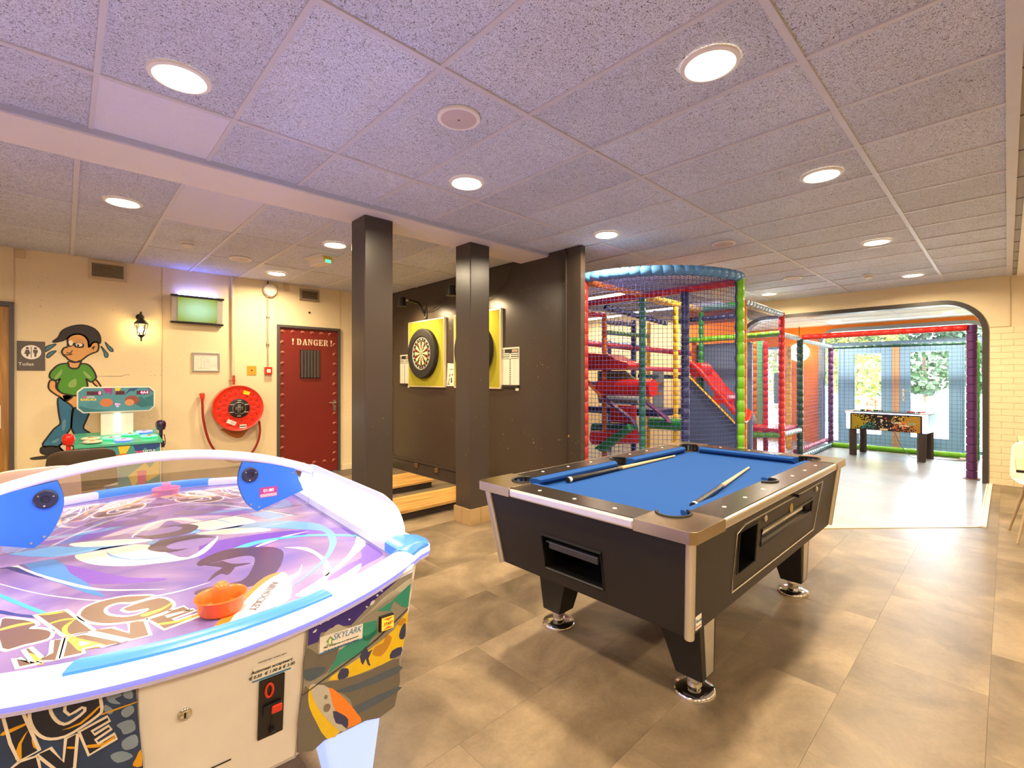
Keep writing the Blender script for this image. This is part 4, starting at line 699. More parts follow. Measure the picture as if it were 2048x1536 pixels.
for sx in (-1, 1):
    MB().prism([(.925*sx, -.36), (1.055*sx, -.36), (1.055*sx, .36), (.925*sx, .36)], TOPF, .79, .836).build('rail_top', M_rail, pt)
    MB().prism([(1.055*sx, -.36), (1.075*sx, -.36), (1.075*sx, .36), (1.055*sx, .36)], TOPF, .794, .834).build('rail_edge', M_edge, pt, bevel=.008)
    for sy in (-1, 1):
        pl = [(.83, .615), (.83, .46)]+arcp(.895, .432, .07, 157, -70, 10)+[(.925, .36), (1.076, .36), (1.076, .592), (1.058, .613)]
        MB().prism([(a*sx, b*sy) for a, b in pl], TOPF, .793, .839).build('corner_casting', M_cap, pt, bevel=.010)
def pocket(x, y, r, a0, a1, ox, oy):
    ap_ = arcp(x, y, r, a0, a1, 14); b = MB(); n = len(ap_)
    b.add([(p[0], p[1], .838) for p in ap_]+[(p[0], p[1], .785) for p in ap_], [(i, i+1, n+i+1, n+i) for i in range(n-1)])
    b.lathe([(r*.72, .7895), (r*.72, .7912)], c=(x+ox, y+oy, 0), n=18); return b.build('pocket_cup', M_rec, pt, smooth=60)
for sx in (-1, 1):
    for sy in (-1, 1):
        a0 = {(1, 1): -70, (-1, 1): 23, (-1, -1): 110, (1, -1): -157}[(sx, sy)]; pocket(.895*sx, .432*sy, .0695, a0, a0+227, .012*sx, .012*sy)
        MB().tube([(x, y, .839) for x, y in arcp(.895*sx, .432*sy, .068, a0, a0+227, 14)], .007, 6).build('pocket_liner', M_black, pt, smooth=60)
for sy in (-1, 1):
    pocket(0, .468*sy, .0615, 0 if sy > 0 else 180, 180 if sy > 0 else 360, 0, .012*sy)
    MB().tube([(x, y, .838) for x, y in arcp(0, .468*sy, .06, 0 if sy > 0 else 180, 180 if sy > 0 else 360, 10)], .007, 6).build('pocket_liner', M_black, pt, smooth=60)
dm = MB().lathe([(.009, .836), (.009, .8375), (.002, .8378)], n=12).mesh('sight', mat('sight_white', 'efe6d4', .4))
for sy in (-1, 1):
    for x in (-.66, -.44, -.22, .22, .44, .66): put('sight', dm, pt, loc=(x, .535*sy, 0))
for sx in (-1, 1):
    for y in (-.22, 0, .22): put('sight', dm, pt, loc=(1.0*sx, y, 0))
# legs with chrome feet
for sx in (-1, 1):
    for sy in (-1, 1):
        xs = sorted((.77*sx, .595*sx)); xb = sorted((.725*sx, .61*sx)); ys = sorted((.475*sy, .24*sy)); yb = sorted((.47*sy, .345*sy))
        lg = MB().frustum((xb[0], xb[1], yb[0], yb[1], .085), (xs[0], xs[1], ys[0], ys[1], .405)).build('leg', mat('black_leg', '141211', .35), pt, bevel=.006)
        yo = .471*sy; yt = .476*sy; e = .003*sy
        MB().add([(.63*sx, yo+e, .10), (.695*sx, yo+e, .10), (.735*sx, yt+e, .40), (.63*sx, yt+e, .40), (.63*sx, yo-e, .10), (.695*sx, yo-e, .10), (.735*sx, yt-e, .40), (.63*sx, yt-e, .40)],
                 [(0,1,2,3),(4,7,6,5),(0,4,5,1),(3,2,6,7),(0,3,7,4),(1,5,6,2)]).build('leg_plate', M_edge, lg)
        MB().lathe([(.090, 0), (.092, .006), (.090, .014), (.082, .021), (.055, .026), (.032, .031), (.032, .055), (.036, .06), (.036, .075), (.028, .09)], c=(.667*sx, .405*sy, 0), n=32).build('levelling_foot', M_chrome, pt, smooth=35)
# maker's label low on the near corner
pos = S2(.018, .11, .003); lab = MB().box(-.024, .024, -.001, 0, -.026, .026).build('maker_label', mat('label_white', 'e9e4da', .5), pt); lab.location = (pos[0]+.03, pos[1], pos[2])
text('label_lettering', 'SKYLARK', .011, mat('label_blue', '2b6fa8', .5), lab, upright(.003, -.0015, .004)); MB().box(-.02, -.012, -.0016, 0, .004, .014).build('label_mark', mat('label_green', '55a04a', .5), lab); MB().box(-.018, -.01, -.0016, 0, -.02, -.01).build('label_mark', mat('label_red', 'c0453a', .5), lab); MB().box(-.006, .02, -.0016, 0, -.018, -.014).build('label_line', mat('label_grey', '77716a', .5), lab)
# cues
def cue(p, q, label, wrap):
    p, q = Vector(p), Vector(q); L_ = (q-p).length; t = thing('pool_cue', label, 'cue', p, math.atan2(q.y-p.y, q.x-p.x)); t.rotation_euler = (0, -math.asin((q.z-p.z)/L_), math.atan2(q.y-p.y, q.x-p.x))
    t['group'] = 'cues on the pool table'
    R_ = lambda s: .0155+(.0062-.0155)*s
    seg = lambda a, b, m, n: MB().tube([(a*L_, 0, 0), (b*L_, 0, 0)], [R_(a), R_(b)], 14).build(n, m, t, smooth=50)
    seg(0, .008, M_black, 'bumper'); seg(.008, .025, mat('cue_white', 'e8decb', .3), 'butt_cap'); seg(.025, .40, mat('cue_black', '1a1614', .25), 'butt')
    seg(.40, .43, mat('cue_ring', '5b3a22', .3), 'joint'); seg(.43, .975, woodmat('maple', srgb((.80,.62,.38)), srgb((.90,.74,.50)), 8, .3), 'shaft'); seg(.975, .992, mat('cue_white', 'e8decb', .3), 'ferrule'); seg(.992, 1, mat('cue_tip', '3f5f74', .8), 'tip')
cue((2.055, 1.71, .8065), (3.33, 1.722, .798), 'pool cue lying along the far cushion of blue cloth', 1)
cue((2.05, .974, .8065), (3.24, 1.162, .798), 'pool cue lying diagonally towards the centre pocket near the coin side', 0)
# ------------------------------------------------------------------ air hockey table, 1.3 m wide, round ends
ah = thing('air_hockey_table', 'white air hockey table with glowing blue rim and wave graphics', 'air hockey', (.30, 2.154, 0), math.radians(-3))
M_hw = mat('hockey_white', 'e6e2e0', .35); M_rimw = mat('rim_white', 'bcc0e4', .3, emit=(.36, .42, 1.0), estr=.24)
M_led = mat('led_strip', 'e8f0ff', .3, emit=(.32, .37, 1.0), estr=25.0)
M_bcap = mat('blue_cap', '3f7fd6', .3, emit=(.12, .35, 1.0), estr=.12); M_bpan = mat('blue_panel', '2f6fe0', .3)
st_ = []
def near_station(t): return ((.53*t, -.933+(.53*t)**2/1.6), (.62*t, -.98+(.62*t)**2/1.65))
half = []                                            # stations from the middle of the near end up the right side to y = 0
for k in range(15): half.append((near_station(k/14)[0], near_station(k/14)[1], k/14))
half += [((.53, -.752), (.665, -.728), 1.02), ((.53, -.74), (.682, -.70), 1.04), ((.53, -.72), (.69, -.665), 1.06), ((.53, -.66), (.685, -.62), 1.1), ((.53, -.60), (.67, -.57), 1.2), ((.53, -.3), (.66, -.3), 1.5), ((.53, 0), (.66, 0), 1.8)]
def flip(s, sx, sy): return ((s[0][0]*sx, s[0][1]*sy), (s[1][0]*sx, s[1][1]*sy), s[2])
loop = half+[flip(s, 1, -1) for s in reversed(half[:-1])]+[flip(s, -1, -1) for s in half[1:]]+[flip(s, -1, 1) for s in reversed(half[1:-1])]
def sweep(sts, prof, closed=False):
    b = MB(); v = []; f = []; n = len(prof)
    for s in sts:
        i, o = Vector(s[0]), Vector(s[1])
        for (w_, z) in prof: p = i+(o-i)*w_; v.append((p.x, p.y, z))
    k = len(sts)
    for a in range(k if closed else k-1):
        c = (a+1) % k
        for j in range(n): f.append((a*n+j, a*n+(j+1) % n, c*n+(j+1) % n, c*n+j))
    if not closed: f.append(tuple(range(n))); f.append(tuple(reversed(range((k-1)*n, k*n))))
    return b.add(v, f)
body = MB(); TOP_ = [(-.147, -.935), (.194, -.935), (.555, -.803), (.60, -.755), (.612, -.68), (.612, .68), (.60, .755), (.555, .803), (.15, .935), (-.15, .935), (-.555, .803), (-.60, .755), (-.612, .68), (-.612, -.68), (-.60, -.77), (-.555, -.845)]
BOT_ = [(-.135, -.887), (.176, -.887), (.51, -.763), (.55, -.725), (.562, -.65), (.562, .65), (.55, .725), (.51, .763), (.14, .887), (-.14, .887), (-.51, .763), (-.55, .725), (-.562, .65), (-.562, -.65), (-.55, -.74), (-.51, -.80)]
n = len(TOP_); body.add([(x, y, .775) for x, y in TOP_]+[(x, y, .405) for x, y in BOT_], [tuple(range(n)), tuple(reversed(range(n, 2*n)))]+[(i, n+i, n+(i+1) % n, (i+1) % n) for i in range(n)])
body.build('cabinet', M_hw, ah, bevel=.01)
PROF = [(0, .788), (0, .816), (.10, .823), (.30, .825), (.50, .8205), (.50, .77)]
sweep(loop, PROF, True).build('rim', M_rimw, ah, smooth=40)
sweep(loop, [(.50, .8205), (.70, .8135), (.88, .803), (.96, .797), (.99, .789), (.99, .7795), (.50, .779)], True).build('light_strip', M_led, ah, smooth=40)
sweep(loop, [(.80, .779), (1.0, .779), (1.0, .774), (.96, .769), (.80, .769)], True).build('light_lip', mat('violet_lip', '5c5ce0', .3, emit=(.10, .10, 1.0), estr=1.6), ah, smooth=40)
sweep(loop, [(.45, .77), (.97, .768), (.96, .760), (.45, .754)], True).build('rim_underside', mat('rim_lilac', 'b9b6e6', .4), ah)
CAPP = [(-.01, .79), (-.01, .820), (.10, .827), (.30, .829), (.60, .822), (.87, .808), (.96, .802), (.97, .79)]
CAPN = [(-.01, .79), (-.01, .820), (.10, .827), (.30, .829), (.60, .8225), (.74, .8175), (.75, .80)]
def cap(sts, prof): sweep(sts, prof).build('blue_rim_cap', M_bcap, ah, smooth=40)
for sy in (1, -1):
    c = [s for s in half if s[2] <= .43]; c = [flip(s, -1, 1) for s in reversed(c[1:])]+c; cap([flip(s, 1, sy) for s in c], CAPN)
    for sx in (1, -1): cap([flip(s, sx, sy) for s in half if .87 < s[2] < 1.15], CAPP)
# playing field and its printed picture
fpl = [s[0] for s in loop]
def fieldmat():
    m = bpy.data.materials.new('printed_field'); m.use_nodes = True; nt, N, L = nodes_of(m); b = N['Principled BSDF']; b.inputs['Roughness'].default_value = .22
    tc = N.new('ShaderNodeTexCoord'); w_ = N.new('ShaderNodeTexNoise'); w_.inputs['Scale'].default_value = 3.2; w_.inputs['Detail'].default_value = 3; w_.inputs['Distortion'].default_value = 1.0
    r = N.new('ShaderNodeValToRGB'); e = r.color_ramp.elements; e[0].position = .3; e[0].color = srgb((.38,.33,.60))+(1,); e[1].position = .75; e[1].color = srgb((.60,.54,.68))+(1,)
    x = e.new(.52); x.color = srgb((.48,.41,.63))+(1,); L.new(tc.outputs['Object'], w_.inputs['Vector']); L.new(w_.outputs['Fac'], r.inputs[0])
    v = N.new('ShaderNodeTexVoronoi'); v.inputs['Scale'].default_value = 40; v.inputs['Randomness'].default_value = 0; L.new(tc.outputs['Object'], v.inputs['Vector'])
    gt = N.new('ShaderNodeMath'); gt.operation = 'LESS_THAN'; gt.inputs[1].default_value = .05; L.new(v.outputs['Distance'], gt.inputs[0])
    mx = N.new('ShaderNodeMix'); mx.data_type = 'RGBA'; mx.inputs[7].default_value = (.12, .10, .16, 1); L.new(gt.outputs[0], mx.inputs[0]); L.new(r.outputs[0], mx.inputs[6]); L.new(mx.outputs[2], b.inputs['Base Color']); return m
fld = MB().prism(fpl, TOPF, .77, .785).build('playing_field', fieldmat(), ah)
FC = dict(blue='4478bc', white='d2cad2', navy='303678', cyan='48a0c0', violet='6a4aac', cream='d0c4c0', sky='5088c4', plum='46344e', violet2='7060a0', purple='5c3ea8', board_white='d6d0d0', board_orange='e27c30', amber='d89a34', cream_tri='d0c4c0')
ordr = ['violet', 'purple', 'blue', 'cream', 'violet2', 'sky', 'cyan', 'navy', 'white', 'plum', 'board_white', 'board_orange']
def fmat(k): return mat('print_'+k, FC[k], .3, var=.04)
clipx = lambda p: (max(-.525, min(.525, p[0])), p[1])
for sgn in (1, -1):
    def FN(a, b, t, s=sgn):                            # room position of the print -> table axes (table stands 3 degrees askew)
        a, b = a-.30, b-2.154; x, y = a*.9986-b*.0523, a*.0523+b*.9986
        return (s*max(-.525, min(.525, x)), s*min(y, -.004), .785+t)
    for i, k in enumerate(ordr):
        for pl in FIELD[k]:
            decal('field_print', [catmull(pl, 3) if len(pl) > 4 else pl], FN, fmat(k), fld, .0002+.00008*i)
    for nme, pl in FLETTERS.items():
        P2 = catmull(pl, 3) if nme in 'GB' else pl
        decal('field_letter', [P2], FN, mat('letter_brown', '5c4334', .35), fld, .0013)
    for pl in FIELD['amber']: decal('field_print', [catmull(pl, 3)], FN, fmat('amber'), fld, .0015)
    for nme, pl in FLETTERS.items():
        P2 = catmull(pl, 3) if nme in 'GB' else pl
        o = decal('letter_outline', ribbon(P2, .0075, True), FN, mat('letter_white', 'f1eaea', .35), fld, .0017)
    decal('field_print', FIELD['cream_tri'], FN, fmat('cream_tri'), fld, .0017)
a0 = Vector((.44-.25, 1.40-2.15, .7865)); tx = text('field_lettering', 'AIRHOCKEY', .030, mat('letter_grey', '6b6472', .4), fld, frame((.135, -.748, .7875), (-.537, -.843, 0), (.843, -.537, 0)), depth=.0004, spacing=1.05)
# side pictures on the near end
NR = Vector(PRX).cross(Vector(PRY)).normalized()
if NR.y > 0: NR = -NR
off = Vector((.25, 2.15, 0))
def PRF(a, b, t): return Vector(PR0)-off+Vector(PRX)*a+Vector(PRY)*b+NR*(t+.003)
NL = Vector(PLX).cross(Vector(PLY)).normalized()
if NL.y > 0: NL = -NL
def PLF(a, b, t): return Vector(PL0)-off+Vector(PLX)*a+Vector(PLY)*b+NL*(t+.003)
PC = dict(purple='35268a', mountain='b9b6a8', green='2f8f7c', grey='6a655e', slate='4a5a6c', yellow='e7c21a', orange='ee8522', boardgrey='bdbab2', navy='2f3560', brown='c08a2a', rope='3a3128', ring='7a7267', spots='e9e6f0')
pr_ = MB().prism(PANEL_R['outline'][0], PRF, -.002, .002).build('picture_panel', mat('panel_base', '8f8a80', .35), ah)
for i, (k, c_) in enumerate(PC.items()):
    for pl in PANEL_R[k]: decal('panel_print', [pl if k in ('purple', 'rope', 'green') else catmull(pl, 2)], PRF, mat('pp_'+k, c_, .35, var=.12, scale=30), pr_, .0024+.0001*i, .002)
pl_ = MB().prism(PANEL_L['outline'][0], PLF, -.002, .002).build('picture_panel', mat('panel_navy', '2b3f66', .35, var=.35, scale=18), ah)
for pl in PANEL_L['camo']: decal('panel_print', [catmull(pl, 3)], PLF, mat('pp_camo', '7f93ad', .35, var=.25, scale=25), pl_, .0024, .002)
for k in 'GEVIA': decal('panel_letter', [catmull(PANEL_L[k][0], 2) if k == 'G' else PANEL_L[k][0]], PLF, mat('pp_dark', '1f2236', .35), pl_, .0027, .002)
for pl in PANEL_L['amber']: decal('panel_print', [catmull(pl, 2)], PLF, mat('pp_amber', 'e0a21f', .35), pl_, .003, .002)
for k in 'GEVIA': decal('letter_outline', ribbon(catmull(PANEL_L[k][0], 2) if k == 'G' else PANEL_L[k][0], .0052, True), PLF, mat('pp_white', 'e8dccf', .35), pl_, .0034, .002)
# sticker, start button, coin slot, lock
def on_panel(F_, a, b, t=.004): return F_(a, b, t)
uR = lambda u, v: None
stk = decal('sticker', [[(.033, -.047), (.182, -.081), (.186, -.129), (.037, -.096)]], PRF, mat('sticker_white', 'ece8e2', .4), pr_, .0042, .003)
mR = lambda a, b, t=.0046: frame(PRF(a, b, t), Vector(PRX)-Vector(PRY)*.225, Vector(PRY))
text('sticker_lettering', 'SKYLARK', .025, mat('sticker_blue', '3a7fb8', .4), stk, mR(.128, -.081), depth=.0002)
text('sticker_lettering', 'Maak 10 doelpunten en je hebt gewonnen!', .0072, mat('print_dark', '2a2622', .4), stk, mR(.108, -.0965), depth=.0002, shear=.2)
text('sticker_lettering', 'Lukt dit niet dan heb je 4 minuten speelplezier', .0068, mat('print_dark', '2a2622', .4), stk, mR(.110, -.1075), depth=.0002, shear=.2)
decal('sticker_line', [[(.0368, -.092), (.186, -.125), (.186, -.129), (.037, -.096)]], PRF, mat('sticker_blue', '3a7fb8', .4), stk, .0045, .004)
decal('sticker_logo', [[(.054, -.070), (.067, -.060), (.081, -.076), (.078, -.077), (.067, -.065), (.057, -.072)], [(.055, -.080), (.081, -.086), (.081, -.088), (.055, -.082)], [(.060, -.080), (.063, -.081), (.063, -.070), (.060, -.069)], [(.072, -.083), (.075, -.084), (.075, -.073), (.072, -.072)]], PRF, mat('sticker_green', '58a03c', .4), stk, .0046, .004)
sb = MB().prism([(.252, -.141), (.311, -.154), (.305, -.102), (.247, -.090)], PRF, .0, .010).build('start_button', M_black, pr_, bevel=.003)
decal('button_face', [[(.257, -.137), (.307, -.148), (.302, -.107), (.252, -.096)]], PRF, mat('button_orange', 'ff9a2a', .3, emit=(1, .36, .03), estr=.9), sb, .0125, .010)
decal('button_wedge', [[(.256, -.099), (.299, -.108), (.279, -.112)], [(.260, -.134), (.304, -.144), (.281, -.131)]], PRF, mat('button_red', 'd83a20', .3, emit=(.9, .10, .02), estr=.5), sb, .0131, .0125)
text('button_lettering', 'START', .0135, mat('button_dark', '5b1a10', .4), sb, mR(.280, -.1225, .0132), depth=.0002, offset=.0004)
DN = Vector((0, -1, -.13)).normalized()
def DOOR(a, b, t): return Vector((a, -.935+(.775-b)*.13, b))+DN*(t+.001)
MB().tube([DOOR(*p_, .0) for p_ in ((-.143, .765), (.188, .765), (.175, .41), (-.135, .41))], .002, 4, closed=True).build('service_door_edge', mat('door_gap', 'b8b0a8', .5), ah)
dx, dz = .034, -.062                                        # coin plate sits right of the door centre
lk = MB().lathe([(.013, 0), (.013, -.006), (.009, -.009), (.002, -.009)], ax='Y', n=18).build('door_lock', M_chrome, ah, smooth=40); lk.location = DOOR(-.062, .648, 0)
MB().box(-.002, .002, -.010, -.0085, -.006, .006).build('key_slot', M_black, lk)
rect = lambda x0, x1, z0, z1: [(x0+dx, z0+dz), (x1+dx, z0+dz), (x1+dx, z1+dz), (x0+dx, z1+dz)]
cn = MB().prism(rect(.050, .107, .568, .720), DOOR, 0, .006).build('coin_mechanism', mat('coin_black', '1c1817', .35), ah, bevel=.002)
MB().tube([DOOR(.072+dx+.008*math.cos(2*PI*k/16), .692+dz+.017*math.sin(2*PI*k/16), .008) for k in range(16)], .003, 6, closed=True).build('coin_slot', mat('coin_red', 'd83a22', .35), cn, smooth=50)
MB().prism(rect(.060, .100, .630, .656), DOOR, .006, .014).build('return_button_frame', M_black, cn, bevel=.002); MB().prism(rect(.076, .100, .634, .654), DOOR, .014, .020).build('return_button', mat('coin_red', 'd83a22', .35), cn, bevel=.003)
MB().prism(rect(.078, .082, .588, .618), DOOR, .006, .008).build('lever_slot', M_black, cn); MB().prism(rect(.074, .087, .580, .589), DOOR, .006, .020).build('lever', M_black, cn, bevel=.002)
mD = lambda a, b, t=.0022: frame(DOOR(a+dx, b+dz, t), (1, 0, 0), DOOR(0, 1, 0)-DOOR(0, 0, 0))
cs = decal('coin_sticker', [rect(.036, .121, .722, .758)], DOOR, mat('sticker_white', 'ece8e2', .4), ah, .0012); decal('sticker_line', [rect(.036, .121, .722, .726)], DOOR, mat('sticker_blue', '3a7fb8', .4), cs, .0018, .001)
text('sticker_lettering', 'Automaat accepteert:', .0105, mat('print_dark', '2a2622', .4), cs, mD(.0785, .7475), depth=.0002, shear=.2, offset=.0002)
text('sticker_lettering', '\u20ac 0.50  \u20ac 1.00 & \u20ac 2.00', .0105, mat('print_dark', '2a2622', .4), cs, mD(.0785, .7345), depth=.0002, shear=.2, offset=.0002)
text('sticker_lettering', 'MINDERHEEN 15.08.06 CENT', .005, mat('print_dark', '2a2622', .4), cs, mD(.0785, .768), depth=.0002)
MB().prism([(-.05, .485), (.03, .485), (.03, .488), (-.05, .488)], DOOR, 0, .001).build('door_slot', M_black, ah)
# glowing legs
M_lleg = mat('lit_leg', '8fa0ff', .4, emit=(.30, .38, 1.0), estr=.9)
for sx in (-1, 1):
    for sy in (-1, 1):
        xs = sorted((.48*sx, .27*sx)); xb = sorted((.45*sx, .35*sx)); ys = sorted((.77*sy, .60*sy)); yb = sorted((.72*sy, .62*sy))
        MB().frustum((xb[0], xb[1], yb[0], yb[1], .03), (xs[0], xs[1], ys[0], ys[1], .41)).build('leg', M_lleg, ah, bevel=.012)
        MB().lathe([(.045, 0), (.045, .012), (.02, .03)], c=(.40*sx, .67*sy, 0), n=16).build('foot', M_black, ah)
# centre arch: clear sheet, white tube, blue end plates
XZ = lambda a, b, t: (a, t, b)
az = lambda x: 1.085-.40*(x*x)
sh = [(-.53, .832)]+[(x/20, .826) for x in range(-10, 11)]+[(.53, .832)]
sheet = sh+[(x/20*1.0, az(x/20)) for x in range(11, -12, -1)]
pn = MB().prism(sheet, XZ, -.003, .003).build('clear_screen', glassmat('acrylic_sheet', (.86, .85, .90), .26), ah, loc=(-.048, 0, 0))
MB().tube([(x/24, 0, az(x/24)+.008) for x in range(-14, 14)], .019, 10).build('arch_tube', mat('arch_white', 'e9e4ea', .35), ah, smooth=50, loc=(-.048, 0, 0))
M_spk = mat('speaker_navy', '1e2140', .45)
def endplate(sx, disp):
    for side in (-1, 1):
        pl = catmull([(.60, .985), (.52, .838+.03), (.50, .86), (.33, .830), (.29, .86), (.262, .93), (.262, 1.0), (.272, 1.045), (.36, 1.03), (.47, 1.0)], 3) if False else [(.505, .892), (.325, .832)]+catmull([(.325, .832), (.285, .87), (.258, .94), (.256, .99), (.270, 1.042)], 4, False)[1:]+[(.40, 1.018), (.47, .990)]
        o = MB().prism([(a*sx, b) for a, b in pl], XZ, side*.005, side*.012).build('end_plate', M_bpan, ah, bevel=.002, loc=(-.048, 0, 0))
        sc = (.297*sx, side*.012, .987)
        sk = MB().lathe([(.030, 0), (.030, side*.006), (.026, side*.009), (.012, side*.007), (.010, side*.002), (.002, side*.002)], c=sc, ax='Y', n=28).build('speaker', M_spk, o, smooth=40)
        for k in range(3):
            a = 2*PI*k/3+.4; MB().lathe([(.0035, side*.009), (.003, side*.0105)], c=(sc[0]+.021*math.cos(a), sc[1], sc[2]+.021*math.sin(a)), ax='Y', n=8).build('speaker_screw', M_chrome, sk)
        for (x, z) in ((.462, .975), (.33, .85), (.30, .865)): MB().lathe([(.005, side*.012), (.004, side*.0145)], c=(x*sx, 0, z), ax='Y', n=10).build('bolt', M_chrome, o)
        if disp:
            dd = MB().box(.332*sx-.0, .40*sx, min(side*.012, side*.0125), max(side*.012, side*.0125), .886, .928).build('score_display', mat('display_violet', '5a2a72', .3, emit=(.6, .05, .12), estr=.5), o)
            MB().box(.335*sx, .397*sx, min(side*.0125, side*.013), max(side*.0125, side*.013), .888, .900).build('display_bar', mat('display_red', 'ff5a5a', .3, emit=(1, .12, .14), estr=2.), dd)
            if side < 0: text('display_digits', '01:80', .018, mat('display_digit', 'ffb0a0', .3, emit=(1, .25, .2), estr=3.), dd, upright(.366*sx, -.0132, .913), depth=.0002)
endplate(1, True); endplate(-1, False)
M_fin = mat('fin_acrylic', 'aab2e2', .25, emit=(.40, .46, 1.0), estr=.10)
for sx in (-1, 1):
    pl = [(-.60, .798)]+catmull([(-.60, .835), (-.575, .87), (-.53, .90), (-.44, .922), (-.38, .925)], 4, False)+[(.38, .925)]+catmull([(.38, .925), (.44, .922), (.53, .90), (.575, .87), (.60, .835)], 4, False)+[(.60, .798)]
    MB().prism(pl, lambda a, b, t: (t, a, b), .625*sx, .637*sx).build('side_fin', M_fin, ah, bevel=.002)
# mallet
def mallet(x, y, label):
    t = thing('hockey_mallet', label, 'mallet', (x, y, .787)); M_o = mat('orange_plastic', 'ff6a2a', .3)
    MB().lathe([(.046, 0), (.050, .006), (.056, .036), (.060, .040), (.058, .043), (.052, .038), (.047, .010), (.018, .008)], n=32, caps=True).build('dish', M_o, t, smooth=40)
    MB().lathe([(.020, .007), (.0195, .055), (.017, .066), (.010, .071), (.002, .072)], n=24).build('knob', M_o, t, smooth=60)
    MB().lathe([(.011, .0705), (.009, .0725), (.001, .0726)], n=16).build('knob_badge', mat('badge_olive', '7b6a1e', .4), t)
mallet(.29, 1.385, 'orange air hockey mallet on the near half of field')
# ------------------------------------------------------------------ dart corner (things on the dart wall are built facing -y and turned a quarter)
M_yel = mat('yellow_felt', 'a39c22', .9, var=.10, scale=40, bump=.08, bscale=300)
sec = [20, 1, 18, 4, 13, 6, 10, 15, 2, 17, 3, 19, 7, 16, 8, 11, 14, 9, 12, 5]
def dart_panel(y, label, cx, group):
    t = thing('dartboard', label, 'dartboard', (XD-.0005, y, 1.73), -PI/2, group)
    MB().box(-.445, .445, -.03, 0, -.462, .462).build('felt_backboard', M_yel, t)
    MB().box(-.452, .452, -.036, 0, -.47, -.455).box(-.452, .452, -.036, 0, .455, .47).box(-.452, -.437, -.036, 0, -.455, .455).box(.437, .452, -.036, 0, -.455, .455).build('backboard_frame', mat('frame_ivory', 'd8cbb0', .35, .3), t)
    MB().lathe([(.230, -.03), (.232, -.085), (.240, -.095), (.335, -.095), (.350, -.082), (.350, -.03)], c=(cx, 0, 0), ax='Y', n=56).build('surround_ring', mat('foam_black', '1d1a19', .75), t, smooth=40)
    bd = MB().lathe([(.226, -.03), (.226, -.082), (.002, -.082)], c=(cx, 0, 0), ax='Y', n=48, caps=False).build('board', mat('board_black', '171513', .8), t)
    W2 = lambda a, b, q: (a+cx, -q, b)
    wedge = lambda r0, r1, k: [(r0*math.cos(a), r0*math.sin(a)) for a in [PI/2-2*PI*(k-.5+j/3)/20 for j in range(4)]]+[(r1*math.cos(a), r1*math.sin(a)) for a in [PI/2-2*PI*(k-.5+j/3)/20 for j in range(3, -1, -1)]]
    cols = dict(cream='e6d3a4', dark='1f1a17', red='c8361f', green='2f8a3e'); q = {c: [] for c in cols}
    for k in range(20):
        e = k % 2 == 0
        q['dark' if e else 'cream'] += [wedge(.016, .094, k), wedge(.105, .158, k)]; q['red' if e else 'green'] += [wedge(.094, .105, k), wedge(.158, .170, k)]
    for c in cols: decal('board_sectors_'+c, q[c], W2, mat('sector_'+c, cols[c], .7), bd, .0835, .082)['kind'] = 'stuff'
    decal('bullseye', [circ(0, 0, .016, 16)], W2, mat('sector_green', cols['green'], .7), bd, .0838, .082); decal('inner_bull', [circ(0, 0, .007, 12)], W2, mat('sector_red', cols['red'], .7), bd, .0845, .082)
    MB().tube([(cx+.222*math.cos(2*PI*k/40), -.084, .222*math.sin(2*PI*k/40)) for k in range(40)], .004, 5, closed=True).build('number_ring', mat('ring_white', 'd9cfc0', .4), bd, smooth=50)
    for k, s in enumerate(sec):
        a = PI/2-2*PI*k/20; text('number', str(s), .036, mat('ring_white', 'd9cfc0', .4), bd, frame((cx+.196*math.cos(a), -.0832, .196*math.sin(a)), (math.sin(a), 0, -math.cos(a)), (math.cos(a), 0, math.sin(a))), depth=.0006, offset=.0008)
dart_panel(5.62, 'dartboard on yellow felt panel seen between the two pillars', -.03, 'dart panels on the dark wall'); dart_panel(4.50, 'dartboard on yellow felt panel half hidden behind the tiled pillar', -.03, 'dart panels on the dark wall')
M_sc = mat('score_white', 'e6dccb', .45); M_sk = mat('score_black', '1d1a18', .5)
